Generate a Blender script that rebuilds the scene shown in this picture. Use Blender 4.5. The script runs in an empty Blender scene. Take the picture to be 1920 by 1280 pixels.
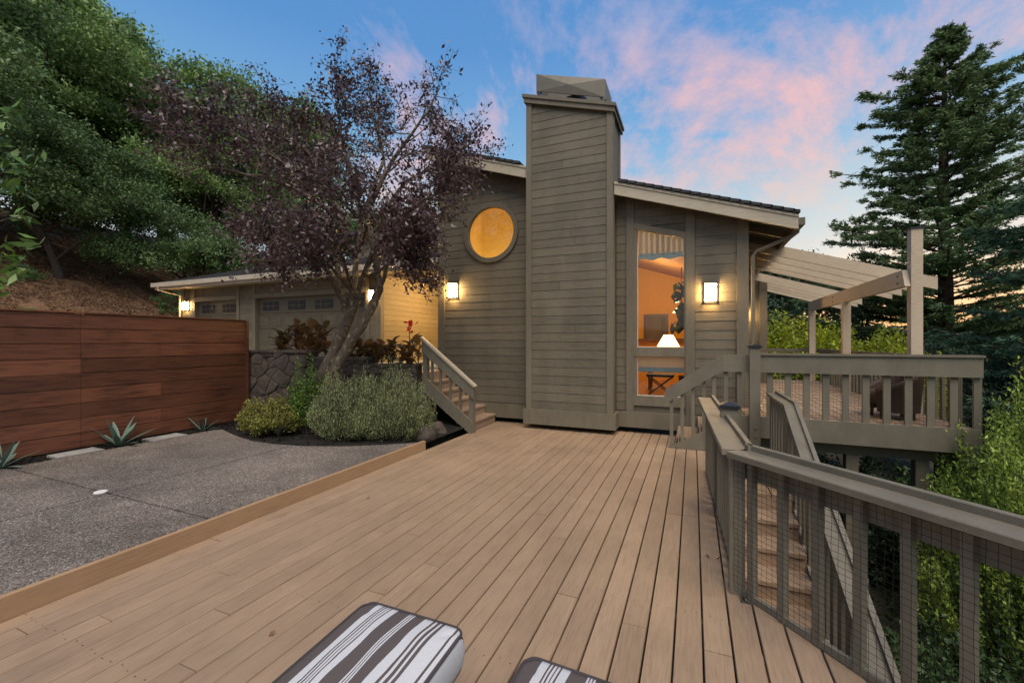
import bpy, math, random
import numpy as np
from mathutils import Vector, Matrix
random.seed(7); RNG = np.random.default_rng(11)
scene = bpy.context.scene
COL = scene.collection
R = math.radians
# ------------------------------------------------------------------ camera
YAW = R(23.0); CAM_H = 1.65
cam_d = bpy.data.cameras.new('camera'); cam = bpy.data.objects.new('camera', cam_d); COL.objects.link(cam)
cam.location = (0, 0, CAM_H); cam.rotation_euler = (math.pi / 2, 0, YAW)
cam_d.sensor_width = 36; cam_d.lens = 15.0; cam_d.clip_start = .05; cam_d.clip_end = 4000
scene.camera = cam
scene.render.engine = 'CYCLES'
scene.cycles.use_denoising = True
scene.cycles.max_bounces = 8; scene.cycles.transparent_max_bounces = 16
scene.cycles.sample_clamp_indirect = 4
vs = scene.view_settings
vs.view_transform = 'Standard'; vs.look = 'None'; vs.exposure = 0.5; vs.gamma = 1; vs.use_curve_mapping = False
SN, CS = math.sin(YAW), math.cos(YAW)
def pix(x, y, d):
    """photo pixel + depth along the view axis -> world point"""
    u = (x - 960) / 800; v = (640 - y) / 800
    return Vector((d * (-SN + u * CS), d * (CS + u * SN), CAM_H + v * d))
# ------------------------------------------------------------------ dusk sky
SUN_AZ = Vector((.37, .93, 0)).normalized()
w = bpy.data.worlds.new('World'); scene.world = w; w.use_nodes = True
nt = w.node_tree; nt.nodes.clear()
def N(t, tree=None, **kw):
    n = (tree or nt).nodes.new(t)
    for k, v in kw.items(): setattr(n, k, v)
    return n
def ramp(n, stops):
    cr = n.color_ramp
    while len(cr.elements) > len(stops): cr.elements.remove(cr.elements[-1])
    while len(cr.elements) < len(stops): cr.elements.new(.5)
    for e, (p, c) in zip(cr.elements, stops):
        e.position = p; e.color = (*c, 1) if len(c) == 3 else c
def math_n(op, a, b=None, tree=None, clamp=False):
    n = N('ShaderNodeMath', tree, operation=op); n.use_clamp = clamp
    t = (tree or nt)
    for i, s in enumerate((a, b)):
        if s is None: continue
        if isinstance(s, (int, float)): n.inputs[i].default_value = s
        else: t.links.new(s, n.inputs[i])
    return n.outputs[0]
L = nt.links.new
tc = N('ShaderNodeTexCoord'); sep = N('ShaderNodeSeparateXYZ'); L(tc.outputs['Generated'], sep.inputs[0])
X_, Y_, Z_ = sep.outputs
sky = N('ShaderNodeTexSky', sky_type='NISHITA'); sky.sun_disc = False
sky.sun_elevation = R(5); sky.sun_rotation = math.atan2(SUN_AZ.x, SUN_AZ.y); sky.altitude = 200
skym = N('ShaderNodeVectorMath', operation='SCALE'); L(sky.outputs[0], skym.inputs[0]); skym.inputs['Scale'].default_value = .10
g_up = N('ShaderNodeValToRGB'); L(Z_, g_up.inputs[0])
ramp(g_up, [(0, (.52, .42, .34)), (.05, (.52, .50, .47)), (.14, (.46, .50, .52)), (.27, (.34, .46, .54)), (.40, (.16, .34, .56)), (.56, (.08, .23, .50)), (1, (.04, .14, .38))])
dotp = N('ShaderNodeVectorMath', operation='DOT_PRODUCT'); L(tc.outputs['Generated'], dotp.inputs[0]); dotp.inputs[1].default_value = SUN_AZ
glow = math_n('POWER', math_n('MAXIMUM', dotp.outputs['Value'], 0.0), 9.0)
low = N('ShaderNodeMapRange'); L(Z_, low.inputs[0]); low.inputs[1].default_value = .17; low.inputs[2].default_value = 0.02
gl = math_n('MULTIPLY', glow, low.outputs[0])
m1 = N('ShaderNodeMix', data_type='RGBA'); m1.inputs['Factor'].default_value = .12
L(g_up.outputs[0], m1.inputs['A']); L(skym.outputs[0], m1.inputs['B'])
m2 = N('ShaderNodeMix', data_type='RGBA'); L(gl, m2.inputs['Factor']); L(m1.outputs['Result'], m2.inputs['A']); m2.inputs['B'].default_value = (.95, .50, .20, 1)
# clouds projected on a high plane
zz = math_n('ADD', math_n('MAXIMUM', Z_, 0.0), .10)
comb = N('ShaderNodeCombineXYZ'); L(math_n('DIVIDE', X_, zz), comb.inputs[0]); L(math_n('DIVIDE', Y_, zz), comb.inputs[1])
mp = N('ShaderNodeMapping'); L(comb.outputs[0], mp.inputs[0]); mp.inputs['Rotation'].default_value = (0, 0, R(-35)); mp.inputs['Scale'].default_value = (.9, .55, 1); mp.inputs['Location'].default_value = (1.98, 5.0, 0)
no = N('ShaderNodeTexNoise'); L(mp.outputs[0], no.inputs['Vector']); no.inputs['Scale'].default_value = 1.3; no.inputs['Detail'].default_value = 10; no.inputs['Roughness'].default_value = .68; no.inputs['Distortion'].default_value = .35
cm = N('ShaderNodeValToRGB'); L(no.outputs[0], cm.inputs[0]); ramp(cm, [(.50, (0, 0, 0)), (.585, (.5, .5, .5)), (.68, (1, 1, 1))])
ccol = N('ShaderNodeValToRGB'); L(Z_, ccol.inputs[0])
ramp(ccol, [(0, (.85, .48, .24)), (.16, (.80, .45, .30)), (.34, (.90, .42, .29)), (.48, (.78, .42, .36)), (.58, (.42, .36, .46)), (.8, (.22, .28, .46))])
m3 = N('ShaderNodeMix', data_type='RGBA'); fade = N('ShaderNodeMapRange'); L(Z_, fade.inputs[0]); fade.inputs[1].default_value = .20; fade.inputs[2].default_value = .42; fade.inputs[3].default_value = .25; fade.inputs[4].default_value = .85
L(math_n('MULTIPLY', cm.outputs[0], fade.outputs[0]), m3.inputs['Factor']); L(m2.outputs['Result'], m3.inputs['A']); L(ccol.outputs[0], m3.inputs['B'])
bg = N('ShaderNodeBackground'); L(m3.outputs['Result'], bg.inputs[0]); bg.inputs[1].default_value = 1.0
wo = N('ShaderNodeOutputWorld'); L(bg.outputs[0], wo.inputs[0])
# soft after-sunset key light
sd = bpy.data.lights.new('sun', 'SUN'); sun = bpy.data.objects.new('sun', sd); COL.objects.link(sun)
sd.energy = 2.55; sd.angle = R(50); sd.color = (1, .87, .70)
sun.rotation_euler = Vector((-.30, .55, -1.0)).to_track_quat('-Z', 'Y').to_euler()
# ------------------------------------------------------------------ materials
MATS = {}
def mat(name, col, rough=.6, var=.12, grain=None, bump=.0, col2=None, scale=8., metallic=0., rnd=.10, bump_scale=60., spec=.4, coords='pos', stain=None):
    """procedural: base colour varied by noise (stretched along the grain) and by object"""
    m = bpy.data.materials.new(name); m.use_nodes = True; t = m.node_tree
    b = t.nodes['Principled BSDF']; lk = t.links.new
    b.inputs['Roughness'].default_value = rough; b.inputs['Metallic'].default_value = metallic
    b.inputs['Specular IOR Level'].default_value = spec
    if coords == 'pos':
        geo = N('ShaderNodeNewGeometry', t); src = geo.outputs['Position']
    else:
        geo = N('ShaderNodeTexCoord', t); src = geo.outputs['Object']
    mp = N('ShaderNodeMapping', t); lk(src, mp.inputs[0]); mp.inputs['Scale'].default_value = grain or (1, 1, 1)
    n1 = N('ShaderNodeTexNoise', t); lk(mp.outputs[0], n1.inputs['Vector']); n1.inputs['Scale'].default_value = scale; n1.inputs['Detail'].default_value = 7; n1.inputs['Roughness'].default_value = .62
    n2 = N('ShaderNodeTexNoise', t); lk(src, n2.inputs['Vector']); n2.inputs['Scale'].default_value = 1.3; n2.inputs['Detail'].default_value = 4
    oi = N('ShaderNodeObjectInfo', t)
    f = math_n('ADD', math_n('MULTIPLY', n1.outputs[0], .65, t), math_n('MULTIPLY', n2.outputs[0], .35, t), t)
    cr = N('ShaderNodeValToRGB', t); lk(f, cr.inputs[0])
    c = Vector(col); c2 = Vector(col2) if col2 else c * (1 - 2.2 * var)
    ramp(cr, [(.36, tuple(c2)), (.52, tuple(c)), (.68, tuple(c * (1 + var)))])
    hs = N('ShaderNodeHueSaturation', t); lk(cr.outputs[0], hs.inputs['Color'])
    v = N('ShaderNodeMapRange', t); lk(oi.outputs['Random'], v.inputs[0]); v.inputs[3].default_value = 1 - rnd; v.inputs[4].default_value = 1 + rnd
    lk(v.outputs[0], hs.inputs['Value']); lk(hs.outputs[0], b.inputs['Base Color'])
    if stain:   # weathering: broad soft blotches of dirt and faded paint
        smp = N('ShaderNodeMapping', t); lk(src, smp.inputs[0]); smp.inputs['Scale'].default_value = stain[1]
        sn = N('ShaderNodeTexNoise', t); lk(smp.outputs[0], sn.inputs['Vector']); sn.inputs['Scale'].default_value = 1.0; sn.inputs['Detail'].default_value = 9; sn.inputs['Roughness'].default_value = .68
        sr = N('ShaderNodeMapRange', t); lk(sn.outputs[0], sr.inputs[0]); sr.inputs[1].default_value = .32; sr.inputs[2].default_value = .66; sr.inputs[3].default_value = 1 - stain[0]; sr.inputs[4].default_value = 1 + stain[0] * .35
        sv = N('ShaderNodeVectorMath', t, operation='SCALE'); lk(hs.outputs[0], sv.inputs[0]); lk(sr.outputs[0], sv.inputs['Scale']); lk(sv.outputs[0], b.inputs['Base Color'])
    if bump > 0:
        n3 = N('ShaderNodeTexNoise', t); lk(mp.outputs[0], n3.inputs['Vector']); n3.inputs['Scale'].default_value = bump_scale; n3.inputs['Detail'].default_value = 4
        bp = N('ShaderNodeBump', t); lk(n3.outputs[0], bp.inputs['Height']); bp.inputs['Strength'].default_value = bump; bp.inputs['Distance'].default_value = .01
        lk(bp.outputs[0], b.inputs['Normal'])
    MATS[name] = m
    return m
def leafmat(name, col, col2, rough=.45, trans=.25, rnd=.2, spec=.4):
    m = mat(name, col, rough, .2, None, 0, col2, 1.7, rnd=rnd, spec=spec)
    t = m.node_tree; b = t.nodes['Principled BSDF']; out = t.nodes['Material Output']
    tr = N('ShaderNodeBsdfTranslucent', t); mx = N('ShaderNodeMixShader', t); mx.inputs[0].default_value = trans
    src = b.inputs['Base Color'].links[0].from_socket
    # leaf to leaf variation
    geo = N('ShaderNodeNewGeometry', t); hs = N('ShaderNodeHueSaturation', t); mr = N('ShaderNodeMapRange', t)
    t.links.new(geo.outputs['Random Per Island'], mr.inputs[0]); mr.inputs[3].default_value = .6; mr.inputs[4].default_value = 1.45
    t.links.new(src, hs.inputs['Color']); t.links.new(mr.outputs[0], hs.inputs['Value'])
    t.links.new(hs.outputs[0], b.inputs['Base Color']); t.links.new(hs.outputs[0], tr.inputs[0])
    t.links.new(b.outputs[0], mx.inputs[1]); t.links.new(tr.outputs[0], mx.inputs[2]); t.links.new(mx.outputs[0], out.inputs[0])
    return m
def emis(name, col, s):
    m = bpy.data.materials.new(name); m.use_nodes = True; t = m.node_tree; t.nodes.clear()
    e = N('ShaderNodeEmission', t); e.inputs[0].default_value = (*col, 1); e.inputs[1].default_value = s
    o = N('ShaderNodeOutputMaterial', t); t.links.new(e.outputs[0], o.inputs[0]); MATS[name] = m; return m
mat('deck_paint', (.34, .234, .150), .55, .10, (14, 1, 14), .25, None, 5, rnd=.085, bump_scale=30, stain=(.18, (2.2, .9, 1)))
mat('deck_end', (.36, .25, .165), .55, .10, (1, 14, 14), .25, None, 5, rnd=.06, bump_scale=30)
mat('kerb_paint', (.40, .25, .135), .55, .10, (14, 1, 14), .25, None, 5, rnd=.03, bump_scale=30)
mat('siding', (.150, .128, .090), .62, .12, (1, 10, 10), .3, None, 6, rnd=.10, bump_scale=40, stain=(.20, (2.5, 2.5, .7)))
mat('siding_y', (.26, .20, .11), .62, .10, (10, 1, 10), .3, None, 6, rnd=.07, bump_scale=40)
mat('trim', (.165, .142, .101), .6, .09, (10, 10, 1), .3, None, 6, rnd=.06, bump_scale=40, stain=(.18, (3, 3, .9)))
mat('rail_paint', (.180, .158, .116), .55, .07, (9, 9, 9), .3, None, 9, rnd=.08, bump_scale=50, stain=(.20, (4, 4, 2)))
mat('fascia', (.46, .40, .30), .6, .08, (1, 8, 8), .15, None, 5, rnd=.03)
mat('pergola_paint', (.52, .42, .30), .6, .10, (2, 12, 12), .25, None, 5, rnd=.05)
mat('shingle', (.045, .046, .052), .9, .25, None, .6, None, 30, rnd=.15, bump_scale=120)
mat('gutter', (.42, .37, .30), .4, .05)
mat('garage_paint_shaded', (.10, .086, .06), .55, .06, None, .1)  # darkened base colour stands in for shade on the garage front
mat('gap_black', (.012, .011, .010), .95, .1)
mat('redwood', (.155, .056, .028), .5, .22, (10, 1, 10), .35, (.060, .022, .012), 3.0, rnd=.34, bump_scale=30)
mat('cap_metal', (.02, .022, .028), .35, .1)
mat('metal_shroud', (.17, .155, .12), .45, .06, metallic=.3)
mat('net', (.012, .012, .012), .7, .05)
mat('aggregate', (.21, .18, .155), .85, .5, None, .9, (.05, .043, .04), 62, rnd=.04, bump_scale=90)
mat('paver', (.30, .29, .27), .85, .12, None, .2)
mat('mulch', (.016, .013, .011), .95, .4, None, .8, None, 30, bump_scale=60)
mat('hill_mulch', (.17, .095, .05), .95, .35, None, 1.0, (.05, .028, .016), 9, bump_scale=14)
mat('soil', (.035, .032, .018), .95, .4, None, .8, (.012, .016, .007), 3, bump_scale=20)
mat('stone', (.090, .070, .056), .85, .3, None, .9, (.035, .028, .024), 7, rnd=.30, bump_scale=26)
mat('mortar', (.055, .046, .040), .95, .2, None, .5)
mat('bark_pale', (.20, .17, .12), .85, .3, (3, 3, 1), .8, (.07, .05, .04), 9, bump_scale=30)
mat('bark_dark', (.055, .042, .034), .9, .3, (4, 4, 1), .8, None, 6, bump_scale=20)
mat('bark_red', (.075, .045, .032), .9, .3, (6, 6, .6), .8, None, 6, bump_scale=12)
mat('white_paint', (.75, .74, .70), .5, .03)
mat('black_metal', (.012, .012, .013), .4, .1)
mat('black_plastic', (.02, .02, .02), .5, .1)
mat('wall_warm', (.68, .33, .02), .8, .02); mat('wall_gold', (.78, .54, .17), .8, .0, rnd=0)
mat('wood_ceiling', (.42, .20, .07), .5, .2, (1, 12, 12), .1, None, 5)
mat('wood_floor', (.45, .22, .08), .3, .2, (10, 1, 1), .05, None, 5)
mat('dark_wood', (.10, .045, .02), .4, .2)
mat('shade_cloth', (.80, .76, .64), .9, .06, (30, 30, 1), .1)
mat('shade_trim', (.50, .66, .70), .9, .06)
mat('piping_cloth', (.06, .05, .05), .9, .1)
mat('mirror_glass', (.85, .85, .85), .04, .0, metallic=1.0, rnd=0)
mat('wicker', (.055, .030, .018), .6, .3, None, .6, None, 40, bump_scale=90)
mat('rubber', (.02, .02, .02), .7, .1)
mat('terracotta_leaf', (.16, .075, .03), .7, .2)
leafmat('plum_leaf', (.080, .044, .050), (.040, .020, .024), .36, .12, spec=.6)
leafmat('oak_leaf', (.12, .205, .066), (.060, .112, .038), .5, .2)
leafmat('oak_leaf_light', (.19, .30, .085), (.10, .175, .052), .5, .25)
leafmat('redwood_leaf', (.125, .195, .072), (.066, .118, .048), .6, .15)
leafmat('cedar_leaf', (.070, .15, .080), (.040, .09, .055), .6, .15)
leafmat('far_leaf', (.062, .095, .050), (.034, .060, .036), .6, .2)
leafmat('shrub_leaf', (.29, .38, .07), (.15, .23, .04), .5, .3)
leafmat('lime_leaf', (.32, .36, .02), (.18, .24, .016), .5, .35)
leafmat('lavender_leaf', (.28, .32, .14), (.13, .17, .075), .7, .2)
leafmat('euphorbia_leaf', (.30, .29, .065), (.14, .17, .036), .6, .25)
leafmat('bright_leaf', (.14, .25, .035), (.07, .15, .025), .5, .3)
leafmat('canna_leaf', (.17, .10, .045), (.075, .08, .028), .38, .25)
leafmat('agave_leaf', (.13, .19, .15), (.08, .13, .10), .5, .05)
leafmat('strap_leaf', (.06, .12, .025), (.03, .07, .015), .4, .2)
leafmat('magnolia_leaf', (.11, .20, .04), (.055, .11, .026), .35, .2)
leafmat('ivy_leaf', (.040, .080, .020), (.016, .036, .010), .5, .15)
leafmat('litter', (.21, .12, .065), (.09, .05, .028), .9, .05)
leafmat('fig_leaf', (.03, .055, .012), (.015, .03, .008), .4, .2)
mat('petal_red', (.75, .02, .02), .5, .1)
mat('petal_white', (.8, .75, .55), .6, .05)
emis('lamp_glass', (1, .62, .24), 85.0)
emis('lampshade_glow', (1, .66, .30), 3.2)
emis('downlight_glow', (1, .8, .5), 12.0)
def voro_mix(name, scale, stops, rough=.85, big=.5):
    m = MATS[name]; t = m.node_tree; b = t.nodes['Principled BSDF']; geo = N('ShaderNodeNewGeometry', t)
    v = N('ShaderNodeTexVoronoi', t); t.links.new(geo.outputs['Position'], v.inputs['Vector']); v.inputs['Scale'].default_value = scale
    s = N('ShaderNodeSeparateColor', t); t.links.new(v.outputs['Color'], s.inputs[0]); cr = N('ShaderNodeValToRGB', t); t.links.new(s.outputs[0], cr.inputs[0]); ramp(cr, stops)
    n = N('ShaderNodeTexNoise', t); t.links.new(geo.outputs['Position'], n.inputs['Vector']); n.inputs['Scale'].default_value = .9; n.inputs['Detail'].default_value = 6; n.inputs['Roughness'].default_value = .65
    mr = N('ShaderNodeMapRange', t); t.links.new(n.outputs[0], mr.inputs[0]); mr.inputs[1].default_value = .3; mr.inputs[2].default_value = .7; mr.inputs[3].default_value = 1 - big * .5; mr.inputs[4].default_value = 1 + big * .4
    vm = N('ShaderNodeVectorMath', t, operation='SCALE'); t.links.new(cr.outputs[0], vm.inputs[0]); t.links.new(mr.outputs[0], vm.inputs['Scale']); t.links.new(vm.outputs[0], b.inputs['Base Color'])
    bp = N('ShaderNodeBump', t); bp.inputs['Strength'].default_value = .7; bp.inputs['Distance'].default_value = .006; t.links.new(v.outputs['Distance'], bp.inputs['Height']); bp.invert = True; t.links.new(bp.outputs[0], b.inputs['Normal'])
voro_mix('aggregate', 105, [(0, (.055, .044, .036)), (.35, (.13, .105, .086)), (.7, (.20, .165, .138)), (.93, (.25, .215, .18)), (1, (.45, .40, .35))], big=.85)
def lichen(name, col, thr):
    m = MATS[name]; t = m.node_tree; b = t.nodes['Principled BSDF']; src = b.inputs['Base Color'].links[0].from_socket; geo = N('ShaderNodeNewGeometry', t)
    n = N('ShaderNodeTexNoise', t); t.links.new(geo.outputs['Position'], n.inputs['Vector']); n.inputs['Scale'].default_value = 13; n.inputs['Detail'].default_value = 5; n.inputs['Roughness'].default_value = .7
    cr = N('ShaderNodeValToRGB', t); t.links.new(n.outputs[0], cr.inputs[0]); ramp(cr, [(thr, (0, 0, 0)), (thr + .06, (1, 1, 1))])
    mx = N('ShaderNodeMix', t, data_type='RGBA'); t.links.new(cr.outputs[0], mx.inputs['Factor']); t.links.new(src, mx.inputs['A']); mx.inputs['B'].default_value = (*col, 1); t.links.new(mx.outputs['Result'], b.inputs['Base Color'])
MATS['bark_pale'] = mat('bark_pale', (.12, .09, .065), .88, .35, (3, 3, 1), .9, (.04, .030, .025), 9, bump_scale=26)
lichen('bark_pale', (.32, .31, .19), .565)
def translucent(name, f):
    m = MATS[name]; t = m.node_tree; b = t.nodes['Principled BSDF']; out = t.nodes['Material Output']; tr = N('ShaderNodeBsdfTranslucent', t); mx = N('ShaderNodeMixShader', t); mx.inputs[0].default_value = f
    t.links.new(b.inputs['Base Color'].links[0].from_socket, tr.inputs[0]); t.links.new(b.outputs[0], mx.inputs[1]); t.links.new(tr.outputs[0], mx.inputs[2]); t.links.new(mx.outputs[0], out.inputs[0])
translucent('shade_cloth', .65); translucent('shade_trim', .45)
# clear window glass
gm = bpy.data.materials.new('window_glass'); gm.use_nodes = True; t = gm.node_tree; t.nodes.clear()
gl_ = N('ShaderNodeBsdfGlossy', t); gl_.inputs['Roughness'].default_value = .02; tr_ = N('ShaderNodeBsdfTransparent', t)
fr = N('ShaderNodeFresnel', t); fr.inputs[0].default_value = 1.45; mx_ = N('ShaderNodeMixShader', t)
t.links.new(fr.outputs[0], mx_.inputs[0]); t.links.new(tr_.outputs[0], mx_.inputs[1]); t.links.new(gl_.outputs[0], mx_.inputs[2])
o_ = N('ShaderNodeOutputMaterial', t); t.links.new(mx_.outputs[0], o_.inputs[0]); MATS['window_glass'] = gm
# striped outdoor fabric: stripes run along local Y, so they vary with local X
def stripes():
    m = mat('striped_fabric', (.5, .5, .5), .9, .04, None, .25, bump_scale=260, coords='obj', spec=.15)
    t = m.node_tree; b = t.nodes['Principled BSDF']; tcn = N('ShaderNodeTexCoord', t); sp = N('ShaderNodeSeparateXYZ', t)
    t.links.new(tcn.outputs['Object'], sp.inputs[0])
    mr = N('ShaderNodeMapRange', t); t.links.new(sp.outputs[0], mr.inputs[0]); mr.inputs[1].default_value = -.29; mr.inputs[2].default_value = .29
    cr = N('ShaderNodeValToRGB', t); t.links.new(mr.outputs[0], cr.inputs[0]); cr.color_ramp.interpolation = 'CONSTANT'
    Wt, Gy = (.66, .66, .67), (.125, .102, .098)
    st = [(0, Gy), (.03, Wt), (.05, Gy), (.17, Wt), (.225, Gy), (.235, Wt), (.25, Gy), (.26, Wt), (.275, Gy), (.285, Wt), (.30, Gy), (.31, Wt), (.365, Gy), (.475, Wt), (.485, Gy), (.495, Wt), (.505, Gy), (.515, Wt),
          (.525, Gy), (.61, Wt), (.68, Gy), (.70, Wt), (.72, Gy), (.745, Wt), (.76, Gy), (.785, Wt), (.88, Gy), (.895, Wt), (.925, Gy), (.94, Wt), (.96, Gy), (.97, Wt)]
    ramp(cr, st)
    n = N('ShaderNodeTexNoise', t); t.links.new(tcn.outputs['Object'], n.inputs['Vector']); n.inputs['Scale'].default_value = 300
    mx = N('ShaderNodeMix', t, data_type='RGBA', blend_type='MULTIPLY'); mx.inputs['Factor'].default_value = .35
    t.links.new(cr.outputs[0], mx.inputs['A']); t.links.new(n.outputs[0], mx.inputs['B'])
    t.links.new(mx.outputs['Result'], b.inputs['Base Color'])
stripes()
# ------------------------------------------------------------------ mesh helpers
def link(o, parent=None):
    COL.objects.link(o)
    if parent is not None: o.parent = parent
    return o
def tag(o, label=None, cat=None, group=None, kind=None):
    for k, v in (('label', label), ('category', cat), ('group', group), ('kind', kind)):
        if v: o[k] = v
    return o
def thing(name, label, cat, loc=(0, 0, 0), group=None):
    o = bpy.data.objects.new(name, None); o.empty_display_size = .1; o.location = loc
    return tag(link(o), label, cat, group)
class MB:
    def __init__(s): s.v = []; s.f = []
    def poly(s, pts, ext):
        """prism: planar polygon pts swept by vector ext"""
        n = len(pts); b = len(s.v); e = Vector(ext)
        s.v += [tuple(p) for p in pts] + [tuple(Vector(p) + e) for p in pts]
        s.f.append(tuple(range(b + n - 1, b - 1, -1))); s.f.append(tuple(range(b + n, b + 2 * n)))
        for i in range(n):
            j = (i + 1) % n; s.f.append((b + i, b + j, b + n + j, b + n + i))
        return s
    def box(s, x0, x1, y0, y1, z0, z1):
        return s.poly([(x0, y0, z0), (x1, y0, z0), (x1, y1, z0), (x0, y1, z0)], (0, 0, z1 - z0))
    def bar(s, a, b, wid, hgt, up=(0, 0, 1), ch=0.0):
        """rectangular bar a->b, wid sideways, hgt along up, optional chamfer"""
        a, b = Vector(a), Vector(b); d = (b - a).normalized(); sd_ = d.cross(Vector(up))
        sd_ = sd_.normalized() if sd_.length > 1e-6 else Vector((1, 0, 0)); u = sd_.cross(d).normalized()
        w, h = wid / 2, hgt / 2
        if ch > 0: pr = [(-w, -h), (w, -h), (w, h - ch), (w - ch, h), (-w + ch, h), (-w, h - ch)]
        else: pr = [(-w, -h), (w, -h), (w, h), (-w, h)]
        return s.poly([a + sd_ * p + u * q for p, q in pr], b - a)
    def tube(s, pts, rad, n=7, cap=True):
        pts = [Vector(p) for p in pts]; base = len(s.v); prev = None
        for i, p in enumerate(pts):
            d = (pts[min(i + 1, len(pts) - 1)] - pts[max(i - 1, 0)]).normalized()
            a = Vector((0, 0, 1)) if abs(d.z) < .9 else Vector((1, 0, 0))
            if prev is not None: a = prev
            x = (a - d * a.dot(d)).normalized(); y = d.cross(x); prev = x
            r = rad[i] if hasattr(rad, '__len__') else rad
            for k in range(n):
                t_ = 2 * math.pi * k / n; s.v.append(tuple(p + x * (r * math.cos(t_)) + y * (r * math.sin(t_))))
        for i in range(len(pts) - 1):
            for k in range(n):
                k2 = (k + 1) % n; a = base + i * n
                s.f.append((a + k, a + k2, a + n + k2, a + n + k))
        if cap:
            s.f.append(tuple(base + k for k in range(n - 1, -1, -1))); s.f.append(tuple(base + (len(pts) - 1) * n + k for k in range(n)))
        return s
    def lathe(s, prof, c=(0, 0, 0), n=20):
        base = len(s.v); cx, cy, cz = c
        for r, z in prof:
            for k in range(n):
                t_ = 2 * math.pi * k / n; s.v.append((cx + r * math.cos(t_), cy + r * math.sin(t_), cz + z))
        for i in range(len(prof) - 1):
            for k in range(n):
                k2 = (k + 1) % n; a = base + i * n; s.f.append((a + k, a + k2, a + n + k2, a + n + k))
        s.f.append(tuple(base + k for k in range(n - 1, -1, -1))); s.f.append(tuple(base + (len(prof) - 1) * n + k for k in range(n)))
        return s
    def build(s, name, m, parent=None, smooth=False, label=None):
        me = bpy.data.meshes.new(name); me.from_pydata(s.v, [], s.f); me.update()
        if smooth: me.polygons.foreach_set('use_smooth', [True] * len(me.polygons))
        me.materials.append(MATS[m] if isinstance(m, str) else m)
        o = link(bpy.data.objects.new(name, me), parent)
        if label: o['label'] = label
        return o
def np_mesh(name, V, F, m, parent=None, smooth=False):
    """V (n,3), F (m,k) arrays"""
    me = bpy.data.meshes.new(name); V = np.asarray(V, np.float32); F = np.asarray(F, np.int32); k = F.shape[1]
    me.vertices.add(len(V)); me.vertices.foreach_set('co', V.ravel())
    me.loops.add(F.size); me.loops.foreach_set('vertex_index', F.ravel())
    me.polygons.add(len(F)); me.polygons.foreach_set('loop_start', np.arange(0, F.size, k, dtype=np.int32))
    me.update(calc_edges=True)
    if smooth: me.polygons.foreach_set('use_smooth', [True] * len(F))
    if m: me.materials.append(MATS[m] if isinstance(m, str) else m)
    if parent is False: return me
    return link(bpy.data.objects.new(name, me), parent)
def unit(a): return a / np.maximum(np.linalg.norm(a, axis=1, keepdims=True), 1e-9)
def leaves(C, D, ln, wd, fold=.25, rng=RNG):
    """pointed leaf quads: C centres, D directions, ln lengths, wd widths"""
    n = len(C); D = unit(np.asarray(D, float)); ln = np.broadcast_to(np.asarray(ln, float), (n,))[:, None]; wd = np.broadcast_to(np.asarray(wd, float), (n,))[:, None]
    S = unit(np.cross(D, rng.normal(size=(n, 3)))); Nn = np.cross(D, S)
    V = np.stack([C - D * ln * .5, C + S * wd * .5 + Nn * wd * fold - D * ln * .05, C + D * ln * .5, C - S * wd * .5 + Nn * wd * fold - D * ln * .05], 1).reshape(-1, 3)
    return V, np.arange(n * 4).reshape(n, 4)
def rdir(n, up=0., rng=RNG):
    d = rng.normal(size=(n, 3)); d[:, 2] += up; return unit(d)
# ------------------------------------------------------------------ terrain
def smooth(a, b, x):
    t_ = np.clip((x - a) / (b - a), 0, 1); return t_ * t_ * (3 - 2 * t_)
def terrain(X, Y):
    X = np.asarray(X, float); Y = np.asarray(Y, float)
    s = np.hypot(np.maximum(0, -X - 18.5), np.maximum(0, Y - 18) * (X < 2) * smooth(2, -6, X))
    hill = 1.0 + 15 * (1 - np.exp(-s * .62 / 15))
    # terrace: patio level left of the deck, driveway behind, falling away to the right
    lvl = np.where(Y > 6.3, 1.0, .05) + 0 * X
    lvl = np.where((X < -8.3), 1.0, lvl)
    base = np.where(X < -5.2, lvl, np.minimum(lvl, .05))
    fall = -.12 - .31 * np.maximum(0, X + 3.4) - .10 * np.maximum(0, X - 3) ** .9
    far = np.maximum(fall, -9 - .03 * np.maximum(0, Y)) 
    ridge = 26 * smooth(120, 420, np.hypot(X, Y)) * smooth(-60, 40, X)
    z = np.where(X > -3.85, np.minimum(far, -.12), base)
    z = np.where(s > 0, np.maximum(hill, z), z)
    return z + ridge
gx = np.concatenate([np.linspace(-900, -60, 22), np.linspace(-56, -10, 70), np.linspace(-9.7, 14, 90), np.linspace(15, 60, 40), np.linspace(70, 900, 26)])
gy = np.concatenate([np.linspace(-500, -20, 12), np.linspace(-16, 22, 130), np.linspace(23, 70, 40), np.linspace(80, 1200, 30)])
GX, GY = np.meshgrid(gx, gy); GZ = terrain(GX, GY)
GZ = GZ + np.where((GX < -19) | (GX > 4), RNG.normal(size=GZ.shape) * .06, 0)
V = np.stack([GX, GY, GZ], -1).reshape(-1, 3); ny, nx = GX.shape
idx = np.arange(nx * ny).reshape(ny, nx)
F = np.stack([idx[:-1, :-1], idx[:-1, 1:], idx[1:, 1:], idx[1:, :-1]], -1).reshape(-1, 4)
ground = np_mesh('ground', V, F, 'soil', None, True); ground['kind'] = 'structure'
ground.data.materials.append(MATS['hill_mulch'])
fc = V[F].mean(1); ground.data.polygons.foreach_set('material_index', ((fc[:, 0] < -8.5) & (fc[:, 0] > -70) & (fc[:, 1] < 80)).astype(np.int32))
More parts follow.
